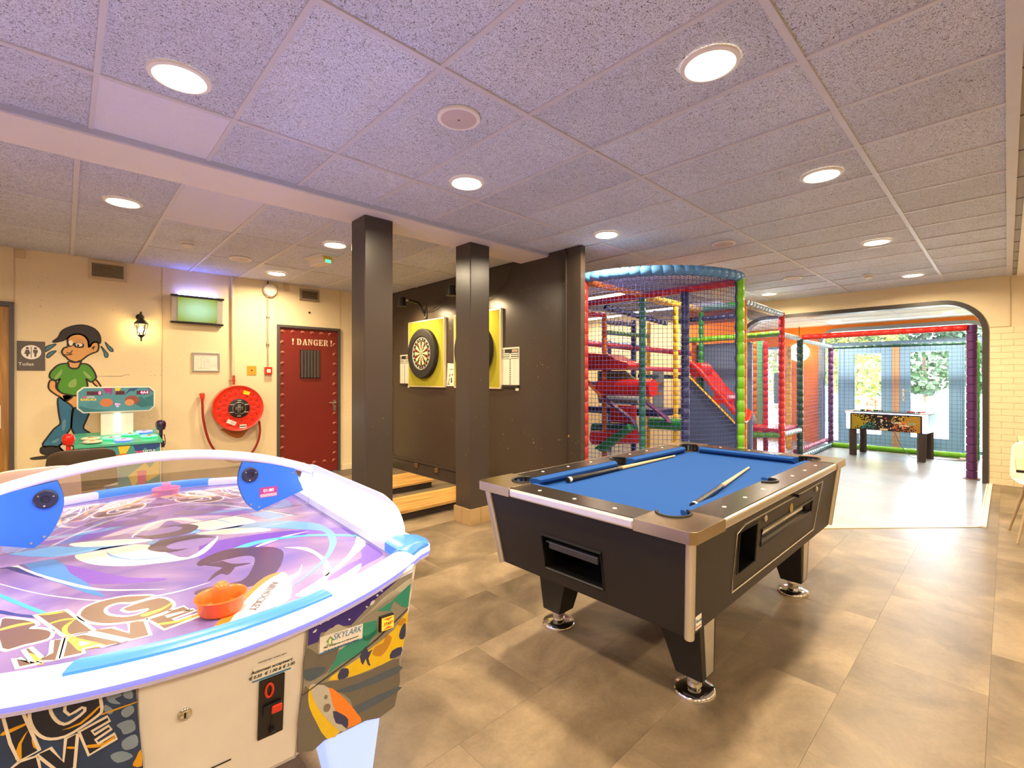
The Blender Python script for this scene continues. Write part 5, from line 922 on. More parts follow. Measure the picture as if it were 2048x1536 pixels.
def scoreboard(y, label):
    t = thing('dart_scoreboard', label, 'scoreboard', (XD-.0005, y, 1.305), -PI/2, 'dart scoreboards')
    MB().box(-.138, .138, -.012, 0, 0, .43).build('score_panel', M_sc, t, bevel=.002)
    hd = decal('score_header', [[(-.136, .30), (.136, .30), (.136, .412), (-.136, .412)]], WALL, M_sk, t, .0128, .012)
    decal('score_line', [[(-.132, .352), (-.018, .352), (-.018, .366), (-.132, .366)]], WALL, M_sc, hd, .0136, .0128)
    for (a, z) in ((-1, .33), (1, .352), (1, .33), (-1, .306), (1, .306)): decal('score_line', [[(a*.132, z), (a*.018, z), (a*.018, z+.014), (a*.132, z+.014)]], WALL, M_sc, hd, .0136, .0128)
    decal('score_emblem', [[(-.128, .372), (-.092, .372), (-.092, .408), (-.128, .408)]], WALL, M_sc, hd, .0136, .0128); decal('score_emblem_dots', [circ(-.117, .398, .005, 10), circ(-.103, .398, .005, 10), circ(-.117, .382, .005, 10), circ(-.103, .382, .005, 10)], WALL, M_sk, hd, .0142, .0136)['kind'] = 'stuff'
    decal('score_badge', [[(.03, .376), (.128, .376), (.128, .405), (.03, .405)]], WALL, mat('badge_tan', 'b59c7a', .5), hd, .0136, .0128)
    decal('centre_strip', [[(-.014, .005), (.014, .005), (.014, .36), (-.014, .36)]], WALL, M_sc, t, .0129, .012)
    decal('tally_marks', [[(-.009, .008+k*.0215), (.009, .008+k*.0215), (.009, .020+k*.0215), (-.009, .020+k*.0215)] for k in range(14)], WALL, M_sk, t, .0136, .0128)['kind'] = 'stuff'
    for x in (-.07, .07): decal('column_line', [[(x-.001, .005), (x+.001, .005), (x+.001, .295), (x-.001, .295)]], WALL, mat('score_grey', 'a89c8a', .5), t, .0127, .012)
    MB().box(-.12, .13, -.03, 0, -.03, -.0).build('pen_tray', M_sk, t); MB().box(.095, .125, -.02, 0, -.062, 0).build('hanging_tag', M_sc, t)
scoreboard(6.208, 'white dart scoreboard left of the whole yellow panel'); scoreboard(3.91, 'white dart scoreboard right of the half hidden yellow panel')
t = thing('paper_flyer', 'white printed sheet pinned between the dart panels', 'paper', (XD-.0005, 5.06, 1.28), -PI/2)
MB().add([(-.10, -.003, 0), (.12, -.003, 0), (.12, -.003, .29), (-.075, -.003, .305), (-.10, 0, 0), (.12, 0, 0), (.12, 0, .29), (-.075, 0, .305)], [(0,1,2,3),(4,7,6,5),(0,4,5,1),(3,2,6,7),(0,3,7,4),(1,5,6,2)]).build('sheet', mat('paper_white', 'e2d8c6', .6), t)
decal('flyer_print', [[(-.06, .03), (-.05, .03), (-.02, .10), (-.03, .11)], [(-.04, .12), (-.02, .13), (-.01, .17), (-.03, .15)], [(.0, .04), (.03, .05), (.02, .12), (.0, .10)], circ(.03, .15, .012, 10), [(-.08, .02), (-.03, .02), (-.03, .03), (-.08, .03)], [(-.03, .22), (.06, .22), (.06, .226), (-.03, .226)]], WALL, mat('flyer_ink', '3a332d', .6), t, .0042, .003)['kind'] = 'stuff'
def dart_spot(y, label, xo):
    t = thing('dart_spotlight', label, 'spotlight', (XD-.0005, y, 2.28), -PI/2, 'spotlights over the dartboards'); d = XD-xo
    MB().box(-.03, .03, -.02, 0, -.06, .08).build('wall_bracket', M_black, t, bevel=.004); MB().tube([(0, -.015, .0), (0, -.06, .05), (0, -.13, .15), (0, -d+.05, .17)], .02, 8).build('spot_arm', M_black, t, smooth=40)
    for z in (-.04, .05): MB().lathe([(.012, -.02), (.010, -.035), (.004, -.038)], c=(.0, 0, z), ax='Y', n=10).build('wing_nut', M_chrome, t)
    MB().tube([(0, -d+.05, .17), (0, -d-.02, .17)], .013, 8).build('swivel', mat('spot_silver', 'b8b0a4', .3, .9), t)
    MB().lathe([(.03, .11), (.05, .10), (.055, .02), (.062, -.02), (.058, -.022)], c=(0, -d-.05, .10), n=18).build('lamp_head', M_black, t, smooth=40)
    MB().lathe([(.05, -.018), (.002, -.018)], c=(0, -d-.05, .10), n=18, caps=False).build('lamp_lens', M_lens, t)
    s = bpy.data.lights.new('dart_spot_lamp', 'SPOT'); s.energy = 70; s.color = (1, .74, .40); s.spot_size = math.radians(150); s.spot_blend = .9; s.shadow_soft_size = .04
    so = bpy.data.objects.new('dart_spot_lamp', s); C.objects.link(so); so.parent = t; so.location = (0, -d-.05, .075); so.rotation_euler = (math.radians(32), 0, 0)
    MB().tube(catmull([(.02, -.02, .03), (.25, -.05, .05), (.55, -.02, .20), (.75, -.10, .33)], 6, False), .004, 5).build('lamp_cable', M_black, t, smooth=60)
dart_spot(5.65, 'black arm spotlight above the fully visible dartboard', 3.36); dart_spot(4.53, 'black arm spotlight head peeping out left of the tiled pillar', 3.36)
M_ply = woodmat('worn_pine', srgb((.62,.43,.20)), srgb((.80,.62,.34)), 4, .45, 0)
for (y0, y1, x1, l) in ((4.02, 4.52, 3.50, 'wooden throwing step nearest the tiled pillar'), (5.02, 5.62, 3.40, 'wooden throwing step further back by the dart wall')):
    t = thing('throwing_step', l, 'step', ((2.0+x1)/2, (y0+y1)/2, 0), group='dart throwing steps'); a = (x1-2.0)/2; c = (y1-y0)/2
    MB().box(-a+.02, a-.02, -c+.02, c-.02, 0, .07).build('step_base', mat('step_dark', '2a2019', .6), t); MB().box(-a, a, -c, c, .07, .10).build('step_board', M_ply, t, bevel=.003)
for y in (5.86, 5.35):
    tag(MB().box(XD-.045, XD-.022, y-.03, y+.03, .10, .16).lathe([(.008, -.005), (.008, .0)], c=(XD-.045, y, .13), ax='X', n=10).build('floor_bracket', mat('bracket_tan', '6b5133', .5), bevel=.003), 'small metal bracket on skirting '+('left' if y > 5.5 else 'right')+' of the pair behind the steps', 'bracket', 'skirting brackets')
# ------------------------------------------------------------------ soft play frame
def padmat(n, c): return mat('pad_'+n, c, .38, var=.08, scale=30, coat=.15, bump=.04, bscale=60)
PM = {n: padmat(n, c) for n, c in dict(red='d3261c', green='6fb81e', teal='1f6f58', dteal='1d4a44', blue='4f86c0', dblue='2e3568', yellow='eab514', orange='e2761c', purple='5d2f66', dgreen='1f7f3c', silver='9fb0bd', pink='d84a63', violet='433a86').items()}
M_net = mat('blue_net_cord', '363f86', .8); M_net2 = mat('dark_net_cord', '39466e', .8)
def padded(p, q, r, pitch=.115, n=10):
    """padded tube wrapped in short sleeves: a pinch at every seam"""
    p, q = Vector(p), Vector(q); L_ = (q-p).length; k = max(1, round(L_/pitch)); path = []; rs = []
    for i in range(k):
        for f, s in ((.012, .84), (.07, 1.), (.93, 1.), (.988, .84)): path.append(p+(q-p)*((i+f)/k)); rs.append(r*s)
    return MB().tube(path, rs, n)
def net(fn, us, vs, r=.0026, n=3):
    b = MB()
    for u in us: b.tube([fn(u, v) for v in (vs if len(vs) < 60 and getattr(fn, 'cv', 0) else (vs[0], vs[-1]))], r, n, False)
    for v in vs: b.tube([fn(u, v) for u in (us if getattr(fn, 'cu', 0) else (us[0], us[-1]))], r, n, False)
    return b
def rng(a, b, st): k = max(1, round(abs(b-a)/st)); return [a+(b-a)*i/k for i in range(k+1)]
O5 = Vector((5.0, 3.0, 0))
pf = thing('play_frame', 'tall soft play climbing frame with blue net and coloured padded posts', 'play frame', O5)
L5 = lambda x, y, z: (x-5.0, y-3.0, z)
def post(x, y, z1, c, r=.037, z0=0): padded(L5(x, y, z0), L5(x, y, z1), r).build('padded_post', PM[c], pf, smooth=50)
def beam(p, q, c, r=.04): padded(L5(*p), L5(*q), r).build('padded_beam', PM[c], pf, smooth=50)
for x, y, z1, c, r in ((3.835, 2.97, 2.40, 'red', .042), (4.93, 1.85, 2.44, 'green', .042), (4.95, 2.97, 2.33, 'teal', .040), (4.95, 2.44, 2.33, 'dblue', .045), (5.74, 2.96, 2.31, 'yellow', .033), (5.67, 4.02, 2.33, 'orange', .037), (6.69, 4.18, 2.33, 'dblue', .04), (7.22, 4.21, 2.33, 'yellow', .035),
        (6.50, 2.40, 2.42, 'red', .035), (6.60, 2.42, 2.35, 'yellow', .03), (8.03, 2.40, 2.40, 'red', .045), (6.98, 3.30, 2.0, 'orange', .035), (8.45, 2.95, 2.0, 'orange', .05), (8.55, 2.80, 2.0, 'red', .04), (6.5, 2.97, 2.35, 'dgreen', .035), (6.30, 5.0, 2.2, 'violet', .04), (5.0, 4.3, 2.3, 'orange', .035), (7.9, 3.3, 1.9, 'pink', .035), (6.6, 3.4, 1.9, 'pink', .03), (7.5, 5.2, 2.1, 'violet', .04), (8.2, 4.8, 2.1, 'yellow', .04)):
    post(x, y, z1, c, r)
Z_ = 2.405; ar = [L5(4.95-1.115*math.cos(PI/2*k/36), 2.97-1.115*math.sin(PI/2*k/36), Z_) for k in range(37)]
pth = []; rs = []
for k in range(18):
    for f, s in ((.015, .82), (.09, 1.), (.91, 1.), (.985, .82)):
        a = PI/2*(k+f)/18; pth.append(L5(4.95-1.115*math.cos(a), 2.97-1.115*math.sin(a), Z_)); rs.append(.05*s)
MB().tube(pth, rs, 12).build('curved_beam', PM['blue'], pf, smooth=50)
beam((3.835, 2.97, 2.37), (4.95, 2.97, 2.37), 'orange', .035); beam((4.95, 1.85, 2.36), (4.95, 4.3, 2.36), 'red', .04); beam((4.95, 2.97, 2.35), (6.5, 2.97, 2.35), 'yellow', .045)
beam((6.5, 2.97, 2.36), (6.5, 2.4, 2.36), 'dgreen', .045); beam((6.5, 2.4, 2.40), (8.03, 2.4, 2.37), 'silver', .04); beam((6.5, 2.46, 2.30), (8.03, 2.9, 2.33), 'dgreen', .03); beam((4.95, 3.5, 2.28), (6.5, 3.5, 2.20), 'dblue', .035)
beam((6.5, 2.4, 2.22), (6.5, 3.3, 2.22), 'dblue', .035); beam((6.5, 2.4, 1.935), (6.5, 3.2, 1.925), 'green', .04); beam((8.03, 2.4, 2.08), (8.03, 3.2, 2.06), 'green', .045); beam((8.03, 2.4, 2.06), (8.87, 2.4, 2.05), 'silver', .04)
beam((8.03, 2.4, .50), (8.03, 3.2, .45), 'green', .045); beam((8.03, 2.38, .52), (8.87, 2.38, .52), 'silver', .04); beam((8.05, 2.45, .10), (8.45, 3.2, .10), 'dgreen', .04)
beam((5.67, 4.02, 2.20), (6.69, 4.18, 2.25), 'dblue', .035); beam((5.67, 4.02, 2.05), (7.22, 4.21, 2.10), 'dgreen', .035); beam((5.0, 4.3, 2.3), (5.67, 4.02, 2.3), 'red', .035); beam((6.3, 5.0, 2.0), (8.2, 4.8, 2.0), 'blue', .04); beam((6.0, 4.7, 1.95), (7.9, 3.3, 1.75), 'pink', .045); beam((6.69, 4.18, 1.68), (7.5, 5.2, 1.70), 'dgreen', .035)
beam((5.67, 4.02, 1.55), (6.98, 3.3, 1.50), 'pink', .035); beam((6.7, 4.1, 1.42), (6.98, 3.3, 1.40), 'dteal', .035); beam((6.3, 5.0, 1.3), (7.22, 4.21, 1.3), 'violet', .035)
MB().tube([L5(4.885, 1.87, .05+2.3*k/30) if k % 2 else L5(4.893, 1.885, .05+2.3*k/30) for k in range(31)], .010, 6).build('lacing_rope', M_net, pf, smooth=60)
# red padded deck, rolls, sloping rails
def roll(p, q, r, c, name='soft_roll'): MB().tube([L5(*p), L5(*q)], r, 24).build(name, PM[c], pf, smooth=40)
dk = MB().prism([(4.40, 1.50), (4.40, 1.735), (4.25, 1.76), (3.85, 1.72), (3.70, 1.64), (3.52, 1.60), (3.50, 1.55), (3.60, 1.50)], lambda a, b, t_: L5(t_, a, b), 5.5, 5.9).build('padded_deck', PM['red'], pf, bevel=.02)
roll((5.60, 4.05, 1.25), (5.60, 3.20, 1.255), .115, 'red'); roll((5.5, 4.10, .53), (5.6, 3.45, .60), .10, 'red'); roll((5.7, 3.30, .78), (5.7, 2.84, .79), .075, 'dgreen'); roll((5.8, 4.3, .62), (5.8, 3.6, .66), .09, 'teal'); roll((6.1, 4.4, 1.06), (6.1, 3.7, 1.06), .07, 'silver')
for p, q, c in (((5.5, 4.23, 1.36), (5.5, 3.90, 1.10), 'orange'), ((5.5, 3.90, 1.10), (5.5, 3.42, .80), 'purple'), ((5.6, 3.32, 1.08), (5.6, 2.98, .85), 'purple')):
    p_, q_ = Vector(L5(*p)), Vector(L5(*q)); MB().quadbar(p_, q_, (.05, 0, 0), (0, .03, .04)).build('sloping_rail', PM[c], pf, bevel=.012)
MB().prism([(4.0, .40), (3.45, .78), (3.42, .70), (3.85, .36)], lambda a, b, t_: L5(t_, a, b), 5.38, 5.5).build('wedge_mat', PM['dgreen'], pf, bevel=.01)
MB().prism([(4.2, 1.10), (4.2, 1.49), (3.75, 1.49), (3.55, 1.36)], lambda a, b, t_: L5(t_, a, b), 5.75, 5.8).build('green_banner', mat('olive_sheet', '7f8f3a', .6), pf)
MB().box(*[v for c in zip(L5(5.7, 3.55, .75), L5(5.78, 3.95, 1.0)) for v in c]).build('red_mat', PM['red'], pf, bevel=.02)
MB().box(*[v for c in zip(L5(5.9, 3.3, .85), L5(6.6, 4.5, .95)) for v in c]).build('dark_deck', PM['dblue'], pf, bevel=.02)
# slide: red trough with a yellow lip, dark padded wall under and behind it
sl = MB(); cl = catmull([(3.05, 1.56), (2.85, 1.40), (2.68, 1.18), (2.56, 1.06), (2.45, .92), (2.34, .84)], 4, False); v = []; f = []; nn = 9
for (y, z) in cl:
    for j in range(nn):
        a = PI*(1+j/(nn-1)); v.append(L5(6.42+.22*math.cos(a), y, z+.10+.16*math.sin(a)*.9))
for i in range(len(cl)-1):
    for j in range(nn-1): f.append((i*nn+j, (i+1)*nn+j, (i+1)*nn+j+1, i*nn+j+1))
o = sl.add(v, f).build('slide', PM['red'], pf, smooth=60); so = o.modifiers.new('thick', 'SOLIDIFY'); so.thickness = .02
roll((6.3, 2.95, 1.50), (6.6, 2.95, 1.50), .10, 'red'); roll((6.25, 2.61, 1.12), (6.55, 2.61, 1.12), .085, 'red')
MB().quadbar(Vector(L5(6.18, 3.0, 1.42)), Vector(L5(6.18, 2.36, .79)), (.03, 0, 0), (0, .03, .03)).build('slide_lip', PM['yellow'], pf)
MB().prism([(3.0, .02), (2.36, .02), (2.36, .76), (3.0, 1.38)], lambda a, b, t_: L5(t_, a, b), 6.20, 6.26).build('slide_skirt', mat('slate_pvc', '4c5d86', .45, bump=.1, bscale=12), pf)
MB().box(*[v for c in zip(L5(7.02, 2.48, .02), L5(7.10, 3.36, 1.90)) for v in c]).build('padded_wall', mat('slate_pvc2', '7388b2', .28, bump=.5, bscale=6), pf, bevel=.02)
# lower deck right of the tall part
MB().box(*[v for c in zip(L5(8.0, 2.42, .54), L5(8.87, 3.2, .60)) for v in c]).build('padded_deck', PM['red'], pf, bevel=.015)
roll((7.75, 3.05, .72), (8.05, 2.85, .72), .11, 'silver'); MB().box(*[v for c in zip(L5(8.61, 2.86, .6), L5(8.65, 2.98, 2.02)) for v in c]).build('green_sheet', mat('mint_sheet', '6fc4a0', .5), pf)
bn = MB().box(*[v for c in zip(L5(6.78, 3.70, .86), L5(6.80, 3.89, 1.55)) for v in c]).build('rules_banner', mat('banner_grey', '9aa6b4', .5), pf)
for k in range(6):
    MB().lathe([(.026, -.001), (.026, .004)], c=L5(6.776, 3.745+.05*(k % 3), 1.30-.16*(k//3)), ax='X', n=14).build('banner_disc', mat('banner_orange' if k % 3 < 2 else 'banner_yellow', 'd8894a' if k % 3 < 2 else 'c9c04a', .5), bn)
# nets
st5 = .042
fa = lambda u, v: L5(4.95-1.10*math.cos(u), 2.97-1.10*math.sin(u), v); fa.cu = 1
net(fa, rng(0, PI/2, .037), rng(.04, 2.36, st5), .0025).build('front_net', M_net, pf)['kind'] = 'stuff'
b = MB()
for x in rng(3.86, 4.95, .045): yy = 2.97-math.sqrt(max(0, 1.1**2-(4.95-x)**2)); b.tube([L5(x, yy, 2.375), L5(x, 2.97, 2.375)], .0024, 3, False)
for y in rng(1.88, 2.97, .045): xx = 4.95-math.sqrt(max(0, 1.1**2-(2.97-y)**2)); b.tube([L5(xx, y, 2.375), L5(4.95, y, 2.375)], .0024, 3, False)
b.build('roof_net', M_net, pf)['kind'] = 'stuff'
def flat_net(name, fn, us, vs, m=None, r=.0024, par=None): o = net(fn, us, vs, r).build(name, m or M_net, par or pf); o['kind'] = 'stuff'; return o
flat_net('side_net', lambda u, v: L5(u, 2.40, v), rng(6.5, 8.03, .05), rng(.04, 2.36, .05)); flat_net('side_net', lambda u, v: L5(u, 2.40, v), rng(8.03, 8.89, .05), rng(.04, 2.04, .05))
flat_net('roof_net', lambda u, v: L5(u, v, 2.32), rng(5.0, 8.0, .055), rng(2.42, 3.9, .055), M_net2)
flat_net('back_net', lambda u, v: L5(u, 4.10+.12*(u-5.67), v), rng(5.67, 7.22, .055), rng(.04, 2.30, .055), M_net2)
# ------------------------------------------------------------------ ball cage in the alcove
cg = thing('ball_cage', 'netted ball cage with purple posts and red top bar in alcove', 'net cage', (9.0, .35, 0)); L9 = lambda x, y, z: (x-9.0, y-.35, z)
def cpost(x, y, z1, c, r=.055): padded(L9(x, y, .0), L9(x, y, z1), r, .12).build('padded_post', PM[c], cg, smooth=50)
def cbeam(p, q, c, r=.045): padded(L9(*p), L9(*q), r, .14).build('padded_beam', PM[c], cg, smooth=50)
cpost(9.03, .335, 2.12, 'purple', .058); cpost(8.97, 2.40, 2.04, 'dteal', .05); cpost(11.25, 2.46, 2.05, 'purple', .05); cpost(11.25, .36, 2.0, 'dgreen', .045); cpost(10.3, 2.95, 2.0, 'yellow', .045)
MB().box(*[v for c in zip(L9(8.95, .25, 0), L9(9.11, .42, .012)) for v in c]).build('post_foot', mat('foot_brown', '6b4a3a', .6), cg)
cbeam((9.0, .37, 2.08), (9.0, 2.38, 2.075), 'red', .045); cbeam((11.25, .36, 1.99), (11.25, 2.46, 2.0), 'dteal', .03); cbeam((9.03, .34, 2.03), (11.25, .36, 2.0), 'green', .04); cbeam((8.97, 2.40, 2.03), (11.25, 2.46, 2.02), 'silver', .035)
cbeam((11.22, .40, .05), (11.22, 2.42, .05), 'green', .05); cbeam((8.97, 2.42, .05), (11.2, 2.45, .05), 'dteal', .045); cbeam((9.0, 2.48, .14), (11.2, 2.52, .14), 'red', .04)
flat_net('back_net', lambda u, v: L9(11.25, u, v), rng(.38, 2.44, .07), rng(.08, 1.98, .07), M_net2, .0022, cg); flat_net('side_net', lambda u, v: L9(u, 2.41+.02*(u-8.97), v), rng(8.97, 11.25, .06), rng(.08, 2.0, .06), M_net, .0026, cg)
flat_net('roof_net', lambda u, v: L9(u, v, 2.06-.02*(u-9)), rng(9.0, 11.25, .08), rng(.38, 2.4, .07), M_net2, .0022, cg); flat_net('side_net', lambda u, v: L9(u, .345, v), rng(9.1, 11.2, .07), rng(.08, 2.0, .07), M_net2, .0026, cg)
# ceiling battens of the play area
bt0 = None
for (x, y, l) in ((6.1, 4.55, 'white light batten over the left of the play frame'), (8.0, 4.60, 'white light batten over the far right of the play frame'), (8.2, 6.0, 'white light batten deep behind the play frame')):
    if bt0 is None:
        bt0 = thing('light_batten', l, 'ceiling light', (x, y, HC-.0), group='play area battens'); MB().box(-.05, .05, -.6, .6, -.03, .0).build('batten_body', M_bwhite, bt0); MB().tube([(0, -.58, -.045), (0, .58, -.045)], .018, 8).build('tube', mat('cool_tube', 'ffffff', .4, emit=(1, .95, .86), estr=6.), bt0, smooth=50); t = bt0
    else: t = dup(bt0, (x, y, HC), label=l)
    la = bpy.data.lights.new('batten_lamp', 'AREA'); la.shape = 'RECTANGLE'; la.size = .06; la.size_y = 1.1; la.energy = 11; la.color = (1, .78, .50); lo = bpy.data.objects.new('batten_lamp', la); C.objects.link(lo); lo.parent = t; lo.location = (0, 0, -.07)
# ------------------------------------------------------------------ alcove shell: glazed end, orange paint, low ceiling
M_gl = glassmat('window_pane', (.97, .98, 1.0), .0)
ac = struct(MB().box(XF+.16, XG+.1, .0, YW+.12, 2.505, 2.6).build('ceiling_alcove', mat('alcove_ceiling', 'e8e2d6', .8)))
for x in rng(XF+.4, XG, .6): MB().box(x-.01, x+.01, .1, YW, 2.500, 2.508).build('grid_bar', M_bar, ac)
for y in rng(.1, 5.0, 1.2): MB().box(XF+.16, XG, y-.01, y+.01, 2.500, 2.508).build('grid_bar', M_bar, ac)
struct(MB().box(XF+.16, XG+.1, .0, .10, 0, 2.51).build('wall_alcove_right', M_cream2))
YO0, YO1 = .24, 2.74
wg = MB(); arch_wall(wg, YO0, YO1, 2.38, .25, .0, 3.50, 2.51, XG, XG+.12); wg.box(XG, XG+.12, 3.50, 5.2, 0, .25).box(XG, XG+.12, 3.50, 5.2, 2.1, 2.51).box(XG, XG+.12, 5.2, YW+.12, 0, 2.51)
struct(wg.build('wall_alcove_end', M_orange))
p = arch_pts(YO0-.05, YO1+.05, 2.43, .30); q = arch_pts(YO0+.02, YO1-.02, 2.36, .23); tb = MB()
for i in range(len(p)-1):
    v = [(XG-.03, *p[i]), (XG-.03, *p[i+1]), (XG-.03, *q[i+1]), (XG-.03, *q[i]), (XG+.13, *p[i]), (XG+.13, *p[i+1]), (XG+.13, *q[i+1]), (XG+.13, *q[i])]
    tb.add(v, [(0,1,2,3),(4,7,6,5),(0,4,5,1),(3,2,6,7),(0,3,7,4),(1,5,6,2)])
struct(tb.build('trim_3', mat('grey_arch_trim', '8b929a', .45), smooth=40))
def pane_frame(n, kind, y0, y1, z0, z1, fw, bot, m, label=None):
    """glazed frame in the end wall: frame part and pane part"""
    o = struct(bpy.data.objects.new('%s_%d' % (kind, n), None)); C.objects.link(o); o.location = (XG+.04, y0, 0); w_ = y1-y0
    MB().box(0, .06, 0, fw, z0, z1).box(0, .06, w_-fw, w_, z0, z1).box(0, .06, fw, w_-fw, z1-fw, z1).box(0, .06, fw, w_-fw, z0, z0+bot).build('frame', m, o, bevel=.004)
    MB().box(.005, .055, fw-.02, fw, z0+bot, z1-fw).box(.005, .055, w_-fw, w_-fw+.02, z0+bot, z1-fw).build('glazing_bead', mat('bead_grey', 'b4bfc8', .4), o)
    MB().box(.028, .034, fw, w_-fw, z0+bot, z1-fw).build('pane', M_gl, o); return o
pane_frame(1, 'window', 2.42, 2.72, .02, 2.05, .03, .06, M_greyframe); pane_frame(2, 'window', .26, .555, .02, 2.05, .03, .06, M_greyframe)
pane_frame(3, 'window', 3.50, 5.2, .25, 2.10, .06, .06, M_greyframe)
dl = pane_frame(3, 'door', 1.56, 2.34, .02, 2.05, .17, .24, M_greyframe); drr = pane_frame(4, 'door', .58, 1.44, .02, 2.05, .16, .24, M_greyframe)
struct(MB().box(XG+.03, XG+.11, 1.445, 1.555, 0, 2.06).build('trim_4', mat('pine_post', 'c9a183', .5))); struct(MB().box(XG+.03, XG+.11, 2.345, 2.415, 0, 2.06).box(XG+.03, XG+.11, .557, .578, 0, 2.06).build('trim_5', M_greyframe))
struct(MB().box(XG+.04, XG+.11, YO0+.02, YO1-.02, 2.06, 2.12).build('trim_6', M_greyframe)); struct(MB().box(XG+.06, XG+.075, YO0+.04, YO1-.04, 2.12, 2.37).build('window_4', M_gl))
pw = drr; MB().box(-.012, 0, .79, .82, .95, 1.18).build('handle_plate', M_wplast, pw, bevel=.004); MB().tube([(-.01, .805, 1.13), (-.06, .805, 1.13), (-.06, .70, 1.13)], .01, 8).build('door_handle', M_alu, pw, smooth=40); MB().box(-.014, -.011, .80, .81, .99, 1.03).build('key_hole', M_black, pw)
# globe lamp on the orange wall
t = thing('globe_lamp', 'glowing round basket lamp in front of the orange wall', 'lamp', (11.45, 3.08, 1.94)); MB().ball((0, 0, 0), .20, 20).build('shade', mat('basket_shade', 'fff3d8', .5, emit=(1, .80, .50), estr=5.), t, smooth=60)
for k in range(8): a = PI*k/8; MB().tube([(.203*math.cos(b_)*math.cos(a), .203*math.cos(b_)*math.sin(a), .203*math.sin(b_)) for b_ in [2*PI*j/24 for j in range(24)]], .004, 4, closed=True).build('basket_rib', mat('cane', 'b98a4a', .6), t)
MB().tube([(0, 0, .2), (0, 0, .56)], .006, 6).build('cord', M_black, t)
tag(MB().box(10.95, 10.97, 3.30, 3.42, .85, 1.50).build('wall_poster', mat('poster_blue', '8fa8c4', .5)), 'pale blue rules board hanging beside the alcove window', 'board')
# ------------------------------------------------------------------ outside: paving, lawn, trees, fence, picnic table
struct(MB().box(XG+.12, 19.0, -12, 20, -.25, -.12).build('floor_terrace', mat('pale_paving', 'cfc9bd', .8)))
struct(MB().box(19.0, 90, -30, 50, -.30, -.14).build('floor_lawn', mat('lawn_green', '3f5a24', .95, var=.25, scale=3)))
def leafmat(n, c): return mat('leaf_'+n, c, .7, var=.35, scale=5)
def tree(x, y, h, r, label, m, seed, n=900, low=.25):
    rd = random.Random(seed); t = thing('garden_tree', label, 'tree', (x, y, -.15), group='trees outside the glass doors'); MB().tube([(0, 0, 0), (rd.uniform(-.1, .1), .1, h*.35), (rd.uniform(-.2, .2), .0, h*.7)], [.13, .10, .04], 8).build('trunk', mat('bark', '5d4c3c', .9), t, smooth=60)
    b = MB()
    for k in range(n):
        while True:
            p = Vector((rd.uniform(-1, 1), rd.uniform(-1, 1), rd.uniform(-1, 1)))
            if p.length < 1: break
        p = p.normalized()*p.length**.5; c = Vector((p.x*r, p.y*r, h*low+(p.z+1)/2*h*(1-low))); s = rd.uniform(.05, .13)*max(1, r/1.25)**1.6
        a = Vector((rd.uniform(-1, 1), rd.uniform(-1, 1), rd.uniform(-1, 1))).normalized(); d = a.cross(Vector((rd.uniform(-1, 1), rd.uniform(-1, 1), rd.uniform(-1, 1)))).normalized()
        b.add([c-a*s, c+d*s*.6, c+a*s, c-d*s*.6], [(0, 1, 2, 3)])
    b.build('foliage', m, t)['kind'] = 'stuff'
lm = [leafmat('yellow', '7d7a30'), leafmat('green', '56682e'), leafmat('dark', '34482a'), leafmat('rust', 'a8643c')]
for i, (x, y, h, r, l, m, n, lo_) in enumerate(((21.5, 3.95, 6.0, 1.3, 'yellow green tree straight behind the left glass door', 0, 2600, .08), (22.8, 7.0, 6.5, 1.5, 'pale green tree left of the yellow one outside', 1, 1500, .1), (19.9, 9.6, 6.0, 1.4, 'tall tree outside the far left window pane', 1, 1200, .1), (26.0, 4.6, 7.0, 1.7, 'leafy tree rising behind the yellow tree', 1, 2200, .06),
        (39, 3.5, 8, 2.1, 'dark tree at the far edge of the lawn', 2, 2200, .05), (43, 8.6, 9, 2.4, 'dark wide tree far left across the lawn', 2, 2200, .05), (44, 1.0, 8, 2.3, 'dark tree far right across the lawn', 2, 2200, .05), (18.2, 2.75, .95, .42, 'low rust red shrub seen through right glass door', 3, 420, .15))):
    tree(x, y, h, r, l, lm[m], 100+i, n, lo_)
t = thing('garden_fence', 'low dark wooden rail fence beyond the terrace', 'fence', (18.6, 6.4, -.13))
for k in range(5): MB().box(-.05, .05, -3.2+k*1.6-.05, -3.2+k*1.6+.05, 0, .95).build('fence_post', mat('fence_wood', '5c6470', .8), t)
for z in (.35, .62, .88): MB().box(-.06, -.03, -3.3, 3.3, z-.05, z+.05).build('fence_rail', mat('fence_wood', '5c6470', .8), t)
t = thing('picnic_table', 'weathered grey picnic table outside the left glass door', 'picnic table', (16.0, 3.45, -.12)); M_pw = mat('grey_timber', '8f97a2', .8)
for k in range(5): MB().box(-.36+k*.145, -.23+k*.145, -.9, .9, .70, .74).build('top_plank', M_pw, t)
for s in (-1, 1):
    MB().box(.62*s-.13, .62*s+.13, -.9, .9, .42, .46).build('bench_plank', M_pw, t)
    for y in (-.65, .65): MB().quadbar((.62*s, y, 0), (.2*s, y, .70), (0, .03, 0), (.045, 0, 0)).build('leg', M_pw, t)
for y in (-.65, .65): MB().box(-.75, .75, y-.025, y+.025, .36, .42).build('cross_brace', M_pw, t)
